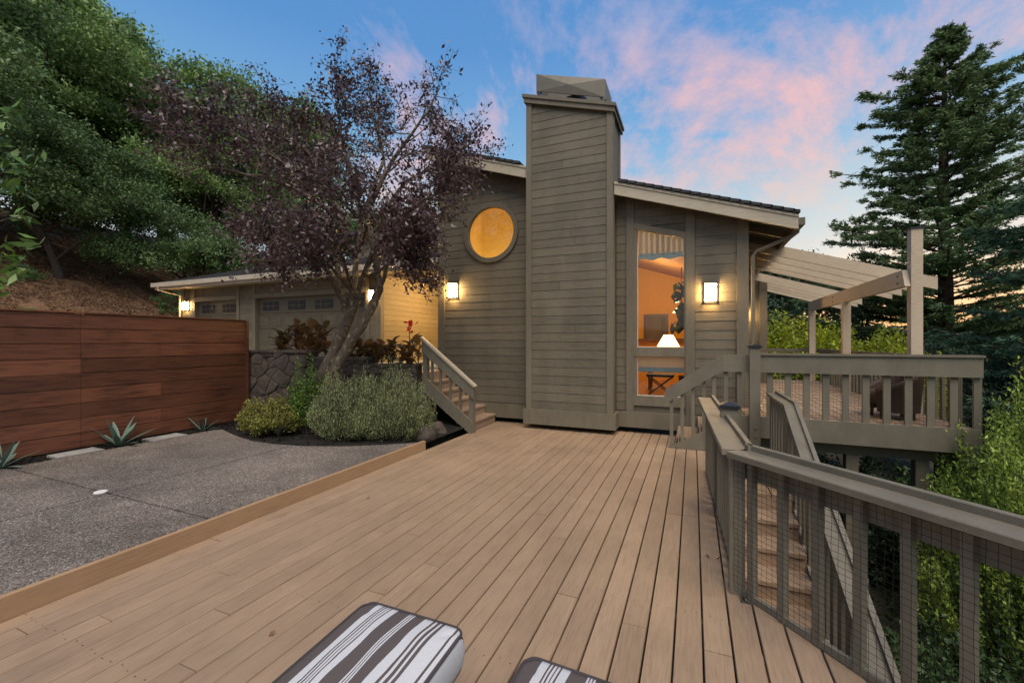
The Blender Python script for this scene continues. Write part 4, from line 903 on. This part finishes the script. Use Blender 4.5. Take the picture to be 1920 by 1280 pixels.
# ------------------------------------------------------------------ vegetation helpers
def limb_pts(p, q, bend, n_=6):
    p, q = np.array(p, float), np.array(q, float); out = []
    for i_ in range(n_ + 1):
        t_ = i_ / n_; out.append(p + (q - p) * t_ + np.array(bend) * math.sin(math.pi * t_))
    return out
class Tree:
    def __init__(s): s.w = MB(); s.C = []; s.D = []
    def branch(s, pts, r0, r1, n_=6):
        k = len(pts); s.w.tube(pts, [r0 + (r1 - r0) * i_ / (k - 1) for i_ in range(k)], n_, cap=False)
    def leafy(s, pts, count, spread, up=.1):
        pts = np.array(pts); k = RNG.random(count) * (len(pts) - 1); i_ = k.astype(int); f = (k - i_)[:, None]
        i2 = np.minimum(i_ + 1, len(pts) - 1); c = pts[i_] * (1 - f) + pts[i2] * f + RNG.normal(size=(count, 3)) * spread
        s.C.append(c); s.D.append(rdir(count, up))
    def grow(s, pts, r0, r1, nsec, lsec, ntw, ltw, nleaf, spread, start=.35, upb=.35, bare=0.):
        """limb + secondary branches + twigs with leaves"""
        s.branch(pts, r0, r1, 8); P = np.array(pts)
        for k in range(nsec):
            t_ = (start + (1 - start) * (k + random.random()) / nsec) * (len(P) - 1); i_ = min(int(t_), len(P) - 2); b = P[i_] + (P[i_ + 1] - P[i_]) * (t_ - i_)
            ax = P[i_ + 1] - P[i_]; ax /= np.linalg.norm(ax) + 1e-9; d = RNG.normal(size=3) * .75 + ax * .5; d[2] += upb; d /= np.linalg.norm(d)
            l = lsec * random.uniform(.55, 1.25) * (1.1 - .4 * t_ / len(P)); e = b + d * l; sp = limb_pts(b, e, RNG.normal(size=3) * l * .08, 5); rr = max(.006, (r0 + (r1 - r0) * t_ / len(P)) * .45)
            s.branch(sp, rr, .004, 5); is_bare = random.random() < bare
            for j in range(ntw):
                tt = random.uniform(.25, 1.0) * 5; q = min(int(tt), 4); c = sp[q] + (sp[q + 1] - sp[q]) * (tt - q); dd = RNG.normal(size=3) * .8 + d * .6; dd /= np.linalg.norm(dd); tp = limb_pts(c, c + dd * ltw * random.uniform(.5, 1.3), RNG.normal(size=3) * .03, 3)
                s.branch(tp, .005, .002, 3)
                if not is_bare or random.random() < .12: s.leafy(tp, nleaf, spread)
            if not is_bare: s.leafy(sp[2:], nleaf, spread)
# ------------------------------------------------------------------ purple plum tree
pt = thing('plum_tree', 'purple leaved plum tree leaning over the planter', 'tree'); T = Tree()
def px3(lst): return [np.array(pix(x, y, d)) for x, y, d in lst]
def resample(P, m_=3):
    out = []
    for a, b in zip(P[:-1], P[1:]):
        for k in range(m_): out.append(a + (b - a) * k / m_ + RNG.normal(size=3) * .012)
    return out + [P[-1]]
T.branch(resample(px3([(585, 815, 7.55), (598, 722, 7.55), (622, 668, 7.55), (650, 605, 7.55), (668, 560, 7.5)])), .13, .085, 10)
T.branch(resample(px3([(600, 815, 7.5), (612, 722, 7.5), (650, 655, 7.4), (690, 590, 7.3), (712, 540, 7.3)])), .11, .07, 10)
G = dict(nsec=17, lsec=.95, ntw=8, ltw=.36, nleaf=9, spread=.062)
def limb(lst, r0, r1, **kw): T.grow(resample(px3(lst)), r0, r1, **{**G, **kw})
limb([(655, 600, 7.5), (636, 540, 7.5), (633, 480, 7.6), (650, 420, 7.6), (580, 369, 7.5), (507, 336, 7.3), (465, 288, 7.2), (425, 234, 7.1), (360, 195, 7.1), (300, 175, 7.1)], .06, .012, nsec=26)
limb([(650, 610, 7.5), (665, 520, 7.7), (680, 406, 7.8), (653, 313, 7.9), (639, 257, 8.0), (631, 200, 8.0), (638, 150, 8.0)], .06, .010, nsec=30)
limb([(712, 540, 7.3), (690, 397, 7.5), (735, 299, 7.6), (794, 225, 7.7), (825, 165, 7.7)], .06, .008, nsec=22, bare=.45)
limb([(668, 560, 7.5), (700, 470, 7.2), (760, 400, 6.9), (815, 365, 6.9), (860, 345, 6.9)], .05, .010, nsec=22, lsec=.7)
limb([(712, 540, 7.3), (735, 480, 7.0), (765, 455, 6.9), (790, 460, 6.9)], .04, .008, nsec=14, lsec=.6, upb=.1)
limb([(640, 560, 7.5), (600, 480, 7.2), (540, 450, 7.0), (470, 430, 6.9)], .045, .008, nsec=20, lsec=.75, upb=.15)
limb([(650, 420, 7.6), (590, 300, 7.9), (540, 250, 8.1), (505, 215, 8.2)], .04, .008, nsec=20)
limb([(680, 406, 7.8), (720, 300, 8.4), (700, 220, 8.6), (690, 160, 8.7)], .04, .008, nsec=20)
limb([(507, 336, 7.3), (440, 320, 7.0), (390, 310, 6.9), (330, 320, 6.8)], .03, .006, nsec=9, lsec=.5, bare=.85)
limb([(680, 450, 7.7), (760, 340, 7.4), (830, 300, 7.3), (860, 270, 7.3)], .04, .008, nsec=22, lsec=.8)
limb([(660, 470, 7.7), (620, 400, 8.3), (560, 350, 8.6), (500, 260, 8.8)], .04, .008, nsec=22)
limb([(670, 480, 7.6), (690, 430, 6.9), (640, 380, 6.5), (600, 330, 6.4)], .035, .008, nsec=20)
for lst in ([(668, 560, 7.5), (620, 500, 7.0), (560, 480, 6.7), (500, 490, 6.6)], [(690, 520, 7.4), (750, 480, 7.0), (770, 490, 6.9), (790, 510, 6.9)], [(660, 540, 7.5), (640, 480, 6.8), (610, 440, 6.4), (590, 430, 6.2)], [(690, 500, 7.4), (720, 440, 6.8), (760, 420, 6.5), (790, 430, 6.4)], [(660, 520, 7.6), (600, 450, 8.2), (520, 430, 8.5), (450, 410, 8.7)], [(700, 500, 7.5), (760, 430, 8.0), (790, 400, 8.0), (815, 400, 7.9)], [(465, 300, 7.2), (400, 280, 7.2), (340, 240, 7.2), (300, 215, 7.2)], [(640, 400, 7.6), (560, 330, 7.0), (480, 270, 6.9), (400, 240, 6.9)]):
    limb(lst, .03, .007, nsec=14, lsec=.58, upb=-.12, start=.25)
T.w.build('trunk', 'bark_pale', pt, True)
C_ = np.concatenate(T.C); D_ = np.concatenate(T.D); D_[:, 2] -= .25; n = len(C_)
V_, F_ = leaves(C_, D_, RNG.uniform(.035, .11, n), RNG.uniform(.024, .054, n)); np_mesh('crown', V_, F_, 'plum_leaf', pt); print('plum leaves', n)
# ------------------------------------------------------------------ generic broadleaf trees (shared meshes, one object per tree)
def broad(seed, H, W, nl, clumps, leaf, m_leaf, m_bark, crown0=.25, lean=.1):
    """returns (trunk mesh, crown mesh), base at the origin"""
    rs = np.random.default_rng(seed); random.seed(seed); w_ = MB(); tips = []
    fork = H * crown0; top = np.array([rs.normal() * lean * H, rs.normal() * lean * H, H * .55])
    trunk = limb_pts((0, 0, -.5), top, (rs.normal() * .3, rs.normal() * .3, 0), 7); w_.tube(trunk, [H * .028 * (1 - .09 * i_) for i_ in range(8)], 8, cap=False)
    for k in range(9):
        t_ = .35 + .65 * k / 8; b = np.array(trunk[min(7, int(t_ * 7))]); a = k * 2.4 + rs.random(); e = b + np.array([math.cos(a) * W * .38 * rs.uniform(.6, 1), math.sin(a) * W * .38 * rs.uniform(.6, 1), H * rs.uniform(.08, .35)]); w_.tube(limb_pts(b, e, (0, 0, H * .03), 5), [H * .012, H * .010, H * .008, H * .006, H * .004, H * .002], 6, cap=False)
    # lobes -> clumps -> leaves
    lob = []
    for k in range(14):
        a = rs.random() * 6.283; rr = W * .5 * math.sqrt(rs.random()) * .72; zc = fork + (H - fork) * rs.uniform(.12, .86); lob.append((math.cos(a) * rr, math.sin(a) * rr, zc, W * rs.uniform(.16, .27)))
    lob = np.array(lob); li = rs.integers(0, len(lob), clumps); d = rs.normal(size=(clumps, 3)); d = unit(d); d[:, 2] = np.abs(d[:, 2]) * .9 + d[:, 2] * .1 - .25
    c0 = lob[li, :3] + d * lob[li, 3:4] * rs.uniform(.65, 1.08, (clumps, 1)); per = nl // clumps
    C0 = np.repeat(c0, per, 0) + rs.normal(size=(clumps * per, 3)) * np.array([.30, .30, .20]) * W * .11
    nn = len(C0); V_, F_ = leaves(C0, rdir(nn, .1, rs), rs.uniform(.6, 1.3, nn) * leaf, rs.uniform(.5, 1.0, nn) * leaf * .6, rng=rs)
    me_c = np_mesh('crown', V_, F_, m_leaf, False)
    me_t = bpy.data.meshes.new('trunk'); me_t.from_pydata(w_.v, [], w_.f); me_t.polygons.foreach_set('use_smooth', [True] * len(me_t.polygons)); me_t.materials.append(MATS[m_bark])
    return me_t, me_c
OAK = [broad(101, 8.5, 8.5, 42000, 420, .17, 'oak_leaf', 'bark_dark', .30), broad(102, 9.5, 8, 42000, 420, .16, 'oak_leaf_light', 'bark_dark', .28), broad(103, 7, 9, 40000, 400, .17, 'oak_leaf', 'bark_dark', .32)]
def place_tree(kinds, k, x, y, s, rot, label, name='oak_tree', group=None, z=None, sz=1.0):
    t_ = thing(name, label, 'tree', (x, y, float(terrain(x, y)) - .1 if z is None else z), group); t_.rotation_euler = (0, 0, rot); t_.scale = (s, s, s * sz)
    for nm, me in zip(('trunk', 'crown'), kinds[k]): link(bpy.data.objects.new(nm, me), t_)
oaks = [(-24.5, 9.2, .80, 0, 'oak with forked trunk on the mulched slope above the fence'), (-28, 14.5, 1.15, 1, 'light green oak high on the slope left of the plum tree'), (-22.5, 12.6, .72, 2, 'small oak leaning beside the garage end'),
        (-26, 5.2, 1.15, 0, 'dark oak at the left edge above the fence'), (-31, 9.5, 1.5, 1, 'tall oak on the upper slope at the left edge'), (-25, 20, 1.05, 0, 'oak behind the garage roof left of the plum crown'),
        (-34, 16, 1.6, 2, 'broad oak filling the upper left of the hillside'), (-31, 23.5, 1.65, 1, 'round oak at the skyline left of the plum tree'), (-20.5, 25, 1.0, 2, 'dark oak directly behind the garage roof'),
        (-30, 18.5, 1.5, 0, 'oak filling the gap left of the plum crown'), (-26.5, 16.8, 1.05, 1, 'oak just left of the garage roof behind the plum branches'), (-38, 26, 1.5, 0, 'high skyline oak near the top left'), (-14, 27, .8, 1, 'oak behind the upper storey hidden by the plum'), (-33, 3.5, 1.5, 2, 'shadowy oak at the far left of the slope'), (-42, 14, 1.9, 1, 'topmost oak in the upper left corner')]
for i_, (x, y, s_, k, lb) in enumerate(oaks): place_tree(OAK, k, x, y, s_, i_ * 1.7, lb, group='oaks on the hillside')
hb = broad(140, 1.0, 1.6, 4000, 60, .06, 'oak_leaf', 'bark_dark', .05)
for i_, (x, y, s_, lb) in enumerate(((-24.0, 8.1, .7, 'small round bush on the mulch slope above the fence'), (-21.6, 12.0, 1.2, 'low green bush beside the garage end'), (-27.5, 12, 1.0, 'dark low bush higher on the mulch slope'))):
    place_tree([hb], 0, x, y, s_, i_, lb, 'hill_bush', 'bushes on the hillside')
# ------------------------------------------------------------------ conifers
def conifer(seed, H, L0, zlo, m_leaf, droop, step=.34, card=(.34, .075), side=5, shape=1.0, per=15):
    rs = np.random.default_rng(seed); random.seed(seed); w_ = MB(); w_.tube([(0, 0, -1), (0.05, 0, H * .3), (-.05, .05, H * .7), (0, 0, H)], [H * .020, H * .015, H * .008, .02], 9, cap=False); Cs = []; Ds = []
    z = zlo
    while z < H - .2:
        f = (z - zlo) / (H - zlo); Lm = L0 * (1 - f) ** shape * (.55 + .45 * min(1, f * 5 + .4)) * (.90 + .14 * math.sin(z * 1.7 + seed)) * min(1, (1 - f) * 5 + .1) + .25
        for k in range(side):
            a = rs.random() * 6.283; l = Lm * rs.uniform(.4, 1.15); dv = np.array([math.cos(a), math.sin(a), 0.]); rise = (.28 - droop) * l * (0.5 + f)
            e = np.array([0, 0, z]) + dv * l + np.array([0, 0, rise]); bp = limb_pts((0, 0, z), e, (0, 0, -droop * l * .4), 6); w_.tube(bp, [.05 * (1 - f) + .018 - .0025 * q for q in range(7)], 4, cap=False)
            B = np.array(bp); m_ = max(4, int(l * 5.5)); t_ = np.sort(rs.uniform(.22, 1.0, m_)) * 6; i_ = np.minimum(t_.astype(int), 5); c = B[i_] + (B[i_ + 1] - B[i_]) * (t_ - i_)[:, None]
            sd = np.cross(dv, [0, 0, 1]); sg = np.where(np.arange(m_) % 2, 1, -1)[:, None]; tw = dv * .7 + sd * sg * rs.uniform(.4, 1.1, (m_, 1)) + np.array([0, 0, -droop * .8 + .12]); tw = unit(tw + rs.normal(size=(m_, 3)) * .15); tl_ = (.25 + .22 * l * (1 - t_ / 7.5))[:, None] * rs.uniform(.6, 1.2, (m_, 1))
            for q in range(per):
                ff = rs.random((m_, 1)); Cs.append(c + tw * tl_ * ff + rs.normal(size=(m_, 3)) * .055); Ds.append(unit(tw + rs.normal(size=(m_, 3)) * .55))
        z += step * rs.uniform(.7, 1.3) * (1 - .35 * f)
    C0 = np.concatenate(Cs); D0 = np.concatenate(Ds); nn = len(C0); V_, F_ = leaves(C0, D0, rs.uniform(.7, 1.3, nn) * card[0], rs.uniform(.7, 1.3, nn) * card[1], rng=rs)
    me_t = bpy.data.meshes.new('trunk'); me_t.from_pydata(w_.v, [], w_.f); me_t.materials.append(MATS['bark_red']); print('conifer', nn)
    return me_t, np_mesh('crown', V_, F_, m_leaf, False)
RW = conifer(201, 23.4, 6.6, 2.5, 'redwood_leaf', .02, .36, (.24, .055), 6, .50, 32)
place_tree([RW], 0, 11.9, 28.8, 1.0, 0, 'tall dark redwood tree on the right behind the pergola', 'redwood_tree', z=-5.6)
CD = conifer(202, 17, 4.3, 1.0, 'cedar_leaf', .30, .42, (.20, .035), 5, .9, 34)
place_tree([CD], 0, 11.3, 20.0, 1.0, 1.1, 'drooping blue green cedar at the right edge', 'cedar_tree', z=-5.2)
# ------------------------------------------------------------------ woods beyond the deck
FAR = [broad(301, 11, 11, 26000, 330, .30, 'far_leaf', 'bark_dark', .1), broad(302, 13, 10, 26000, 330, .30, 'oak_leaf', 'bark_dark', .1), broad(303, 9, 11, 24000, 320, .28, 'oak_leaf_light', 'bark_dark', .08)]
fars = [(6.3, 33, 1.0, 0, 'dusky tree behind the far pergola post'), (10, 40, 1.05, 1, 'round topped tree between the second and third pergola posts'), (17, 52, 1.2, 2, 'hazy tree left of the redwood trunk'), (24, 46, 1.1, 0, 'dark tree behind the redwood'), (32, 40, 1.1, 1, 'dark tree right of the redwood trunk'),
        (38, 58, 1.3, 0, 'far tree at the right edge behind the cedar'), (22, 26, .85, 2, 'tree low on the slope right of the redwood'), (4.2, 46, 1.1, 2, 'tree showing under the pergola rafters beside the rear wing'), (14, 24, .6, 1, 'dark understorey tree at the foot of the redwood'), (9, 22, .55, 0, 'dark bushy tree below the raised deck'), (28, 22, .8, 0, 'shadowed tree at the lower right edge'), (19, 14.5, .7, 1, 'dark tree behind the bright shrub')]
for i_, (x, y, s_, k, lb) in enumerate(fars): place_tree(FAR, k, x, y, s_, i_ * 2.1, lb, 'woodland_tree', 'trees beyond the deck')
n = 60000; a = RNG.uniform(-.45, 1.35, n); dd = RNG.uniform(70, 420, n) ** 1.0; X0 = np.sin(a) * dd; Y0 = np.cos(a) * dd
Cw = np.stack([X0, Y0, terrain(X0, Y0) + RNG.random(n) ** .6 * 7], 1); V_, F_ = leaves(Cw, rdir(n, .2), RNG.uniform(1.2, 3.0, n), RNG.uniform(1, 2.2, n)); o = np_mesh('far_woods', V_, F_, 'far_leaf'); tag(o, 'distant wooded ridge behind the trees', 'woods', kind='stuff')
# ------------------------------------------------------------------ shrubs
def shrub_mesh(seed, W, H, nst, per, leaf, wl, m_leaf, upright=.8, rag=.15, dome=.42, splay=.45, lo=.35):
    rs = np.random.default_rng(seed); Cs = []; Ds = []; w_ = MB()
    for k in range(nst):
        a = rs.random() * 6.283; r_ = math.sqrt(rs.random()) * rs.uniform(.86, 1.14); lump = 1 + .16 * math.sin(math.cos(a) * r_ * 5.1 + seed) * math.sin(math.sin(a) * r_ * 4.3 + 1); tip = np.array([math.cos(a) * r_ * W[0] / 2, math.sin(a) * r_ * W[1] / 2, H * lump * (1 - dome * r_ ** 2.6) * rs.uniform(1 - rag * 2, 1 + rag)])
        b = np.array([tip[0] * splay, tip[1] * splay, 0]); P = limb_pts(b, tip, (tip[0] * .12, tip[1] * .12, 0), 4); w_.tube(P, [.006, .005, .004, .003, .002], 3, cap=False); B = np.array(P)
        t_ = rs.uniform(lo, 1, per) * 4; i_ = np.minimum(t_.astype(int), 3); c = B[i_] + (B[i_ + 1] - B[i_]) * (t_ - i_)[:, None]; ax = unit((B[i_ + 1] - B[i_]))
        Cs.append(c + rs.normal(size=(per, 3)) * leaf * .5); Ds.append(unit(ax * upright + rs.normal(size=(per, 3)) * .55))
    C0 = np.concatenate(Cs); nn = len(C0); V_, F_ = leaves(C0, np.concatenate(Ds), rs.uniform(.6, 1.3, nn) * leaf, rs.uniform(.6, 1.2, nn) * wl, rng=rs)
    me_t = bpy.data.meshes.new('stems'); me_t.from_pydata(w_.v, [], w_.f); me_t.materials.append(MATS['bark_dark'])
    return me_t, np_mesh('foliage', V_, F_, m_leaf, False)
def shrub(mesh, x, y, z, label, name, s=1.0, rot=0, group=None):
    t_ = thing(name, label, 'shrub' if 'shrub' in name or 'lavender' in name else 'plant', (x, y, z), group); t_.scale = (s, s, s); t_.rotation_euler = (0, 0, rot)
    for nm, me in zip(('stems', 'foliage'), mesh): link(bpy.data.objects.new(nm, me), t_)
LV = dict(m_leaf='lavender_leaf', upright=1.7, rag=.24, dome=.46, splay=.58, lo=.12)
shrub(shrub_mesh(401, (1.35, 1.1), .92, 520, 60, .042, .010, **LV), -5.15, 5.35, .1, 'wide grey green lavender shrub in front of the plum trunk', 'lavender_shrub', group='lavender by the concrete')
shrub(shrub_mesh(411, (1.2, 1.05), .98, 470, 60, .042, .010, **LV), -4.42, 5.62, .1, 'grey green lavender shrub next to the entry stairs', 'lavender_shrub', group='lavender by the concrete')
shrub(shrub_mesh(402, (1.15, .8), .55, 260, 34, .055, .022, 'euphorbia_leaf', .7), -6.55, 5.0, .1, 'low yellow green flowering shrub near the fence end', 'flowering_shrub')
shrub(shrub_mesh(403, (.65, .55), 1.05, 90, 46, .05, .026, 'bright_leaf', .7, .3), -6.05, 5.35, .1, 'upright bright green shrub left of the plum trunk', 'upright_shrub')
SH = shrub_mesh(404, (2.9, 2.7), 3.7, 1100, 190, .055, .023, 'shrub_leaf', .8, .14)
shrub(SH, 3.85, 6.35, -2.70, 'big yellow green shrub beside the corner of the raised deck', 'green_shrub', 1.0); shrub(SH, 5.9, 8.6, -3.0, 'big yellow green shrub at the right edge below the cedar', 'green_shrub', 1.1, 2); shrub(SH, 4.3, 4.6, -3.7, 'lower green shrub behind the foreground railing', 'green_shrub', .95, 4)
LM = shrub_mesh(405, (3.2, 2.2), 2.6, 500, 60, .11, .05, 'lime_leaf', .5, .2)
for k, (x, y, s_, lb) in enumerate(((2.9, 17.4, 1.15, 'lime green maple beyond the raised deck near the house'), (4.3, 17.8, 1.15, 'lime green shrub between the pergola posts'), (5.8, 17.6, 1.05, 'lime green shrub left of the tall pergola post'))): shrub(LM, x, y, -.9 if k == 0 else -1.2, lb, 'lime_shrub', s_, k, 'lime green shrubs behind the raised deck')
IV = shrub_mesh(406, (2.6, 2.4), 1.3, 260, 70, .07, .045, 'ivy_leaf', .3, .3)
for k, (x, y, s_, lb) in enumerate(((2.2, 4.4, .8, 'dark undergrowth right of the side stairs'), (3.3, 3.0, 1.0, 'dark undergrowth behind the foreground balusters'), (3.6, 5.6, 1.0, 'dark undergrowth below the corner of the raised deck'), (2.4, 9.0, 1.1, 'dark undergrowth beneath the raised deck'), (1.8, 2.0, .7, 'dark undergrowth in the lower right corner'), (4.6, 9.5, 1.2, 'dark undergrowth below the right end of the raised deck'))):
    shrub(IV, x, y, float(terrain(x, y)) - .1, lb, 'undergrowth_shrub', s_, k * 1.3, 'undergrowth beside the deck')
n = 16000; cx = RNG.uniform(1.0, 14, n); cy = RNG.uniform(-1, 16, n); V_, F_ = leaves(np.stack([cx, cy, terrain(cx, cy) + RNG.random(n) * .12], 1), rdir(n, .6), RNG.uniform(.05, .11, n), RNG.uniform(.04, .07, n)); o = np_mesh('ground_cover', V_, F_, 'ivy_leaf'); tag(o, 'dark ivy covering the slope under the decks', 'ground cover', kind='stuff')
# ------------------------------------------------------------------ blade plants: agaves, cannas, strap leaves
def blade(mb, base, d, ln, wd, droop, seg=6, fold=.3, w0=.5):
    base = Vector(base); d = Vector(d).normalized(); s_ = d.cross(Vector((0, 0, 1))); s_ = s_.normalized() if s_.length > .01 else Vector((1, 0, 0)); i0 = len(mb.v)
    for k in range(seg + 1):
        t_ = k / seg; c = base + d * ln * t_ + Vector((0, 0, -droop * ln * t_ * t_)); prof = max(.02, (w0 + (1 - w0) * math.sin(min(1, t_ * 1.9) * math.pi / 2)) * (1 - t_ ** 3.2)); h = wd * .5 * prof; nrm = s_.cross(d).normalized()
        mb.v += [tuple(c - s_ * h + nrm * h * fold), tuple(c), tuple(c + s_ * h + nrm * h * fold)]
    for k in range(seg):
        a = i0 + 3 * k; mb.f += [(a, a + 1, a + 4, a + 3), (a + 1, a + 2, a + 5, a + 4)]
def rosette(name, x, y, z, label, cat, m_, nb, ln, wd, el=(.25, 1.3), droop=.2, group=None, parent_label=None):
    t_ = thing(name, label, cat, (x, y, z), group)
    for k in range(nb):
        a = k * 2.399 + random.random() * .3; e = el[0] + (el[1] - el[0]) * (k / max(1, nb - 1)); mb = MB(); blade(mb, (.02 * math.cos(a), .02 * math.sin(a), 0), (math.cos(a) * math.cos(e), math.sin(a) * math.cos(e), math.sin(e)), ln * random.uniform(.75, 1.1), wd, droop * random.uniform(.3, 1.2)); mb.build('leaf', m_, t_, True)
    return t_
rosette('agave', -7.85, 3.55, .1, 'largest blue green agave in the middle of the fence strip', 'plant', 'agave_leaf', 13, .46, .085, droop=.10, group='agaves along the fence')
rosette('agave', -7.85, 4.72, .1, 'smallest agave near the yellow green shrub', 'plant', 'agave_leaf', 8, .34, .05, droop=.08, group='agaves along the fence')
rosette('agave', -7.75, 2.32, .1, 'green agave cut off by the left edge', 'plant', 'agave_leaf', 11, .50, .08, droop=.12, group='agaves along the fence')
rosette('strap_plant', -5.25, 6.2, .6, 'clump of long green strap leaves behind the lavender', 'plant', 'strap_leaf', 34, .75, .05, (.5, 1.35), .35)
def canna(x, y, z, h, label, flower=False):
    t_ = thing('canna_plant', label, 'plant', (x, y, z), 'cannas in the planter')
    for st_ in range(4):
        ox, oy = random.uniform(-.20, .20), random.uniform(-.08, .08); hh = h * random.uniform(.7, 1.0); MB().tube([(ox, oy, 0), (ox * 1.3, oy * 1.2, hh)], [.016, .008], 6).build('stem', 'canna_leaf', t_)
        for k in range(8):
            a = k * 2.4 + st_ + random.random(); zz_ = hh * (.10 + .85 * k / 8); e = random.uniform(.55, 1.15); mb = MB(); blade(mb, (ox, oy, zz_), (math.cos(a) * math.cos(e), math.sin(a) * math.cos(e), math.sin(e)), random.uniform(.28, .44), random.uniform(.14, .20), random.uniform(.10, .55), 6, .45, .15); mb.build('leaf', 'canna_leaf', t_, True)
    if flower:
        MB().tube([(0, 0, h * .6), (0, 0, h + .22)], .008, 6).build('flower_stalk', 'canna_leaf', t_); V_, F_ = leaves(np.stack([RNG.normal(0, .035, 26), RNG.normal(0, .035, 26), RNG.uniform(h + .1, h + .32, 26)], 1), rdir(26, .5), .10, .06); np_mesh('blossom', V_, F_, 'petal_red', t_)
lbs = ['first canna from the fence', 'second canna from the fence', 'third canna from the fence', 'fourth canna from the fence with tall leaves', 'canna left of the plum trunk', 'canna behind the plum trunk', 'canna right of the plum trunk', 'canna between the trunk and the red flower']
for k, (x, y, h) in enumerate(((-7.95, 6.45, .62), (-7.62, 6.5, .78), (-7.3, 6.45, .80), (-7.0, 6.5, .70), (-6.65, 6.6, .52), (-6.2, 6.65, .5), (-5.85, 6.72, .5), (-5.55, 6.78, .52))): canna(x, y, 1.18 if k > 3 else 1.32, h, 'bronze leaved ' + lbs[k])
canna(-5.05, 6.82, 1.1, .62, 'bronze leaved canna with a red flower', True)
t_ = thing('yucca_plant', 'green bushy plant beside the entry stairs behind the handrail', 'plant', (-5.6, 8.6, 1.03)); 
for k in range(30):
    a = k * 2.4; e = .3 + k / 30; mb = MB(); blade(mb, (0, 0, .1), (math.cos(a) * math.cos(e), math.sin(a) * math.cos(e), math.sin(e)), .6, .05, .3); mb.build('leaf', 'strap_leaf', t_)
# broad leaved branch reaching in over the fence at the left edge
mg = thing('magnolia_tree', 'broad glossy leaves of a small tree at the left edge', 'tree', (-8.75, 2.45, 1.0)); Tm = Tree(); Tm.branch([(0, 0, 0), (.02, .05, 1.5), (0, 0, 3.4)], .05, .02, 7)
for k in range(16):
    zz_ = .7 + k * .19; a = random.uniform(-.9, 1.6); e = np.array([math.cos(a) * .55, math.sin(a) * .42 + .05, zz_ + .2]); bp = limb_pts((0, 0, zz_ - .1), e, (0, 0, .05), 4); Tm.branch(bp, .012, .005, 5); Tm.leafy(bp[2:], 12, .06, -.25)
Tm.w.build('trunk', 'bark_dark', mg, True); C_ = np.concatenate(Tm.C); V_, F_ = leaves(C_, np.concatenate(Tm.D) + np.array([.5, .1, -.2]), RNG.uniform(.18, .26, len(C_)), RNG.uniform(.06, .085, len(C_)), .2); np_mesh('crown', V_, F_, 'magnolia_leaf', mg)
# small garden lights
for (x, y, lb) in ((-5.95, 4.72, 'black garden spotlight between the two low shrubs'), (-7.62, 2.28, 'small path light with white lens beside the left agave')):
    s_ = thing('garden_light', lb, 'garden lamp', (x, y, .09)); MB().tube([(0, 0, 0), (0, 0, .12)], .012, 8).build('stake', 'black_metal', s_)
    if 'spot' in lb: MB().tube([(-.02, .0, .10), (.03, .02, .22)], [.03, .042], 14).build('lamp_head', 'black_metal', s_)
    else: MB().lathe([(.03, .12), (.032, .14), (.028, .17), (.005, .175)], (0, 0, 0), 14).build('lens', 'white_paint', s_)
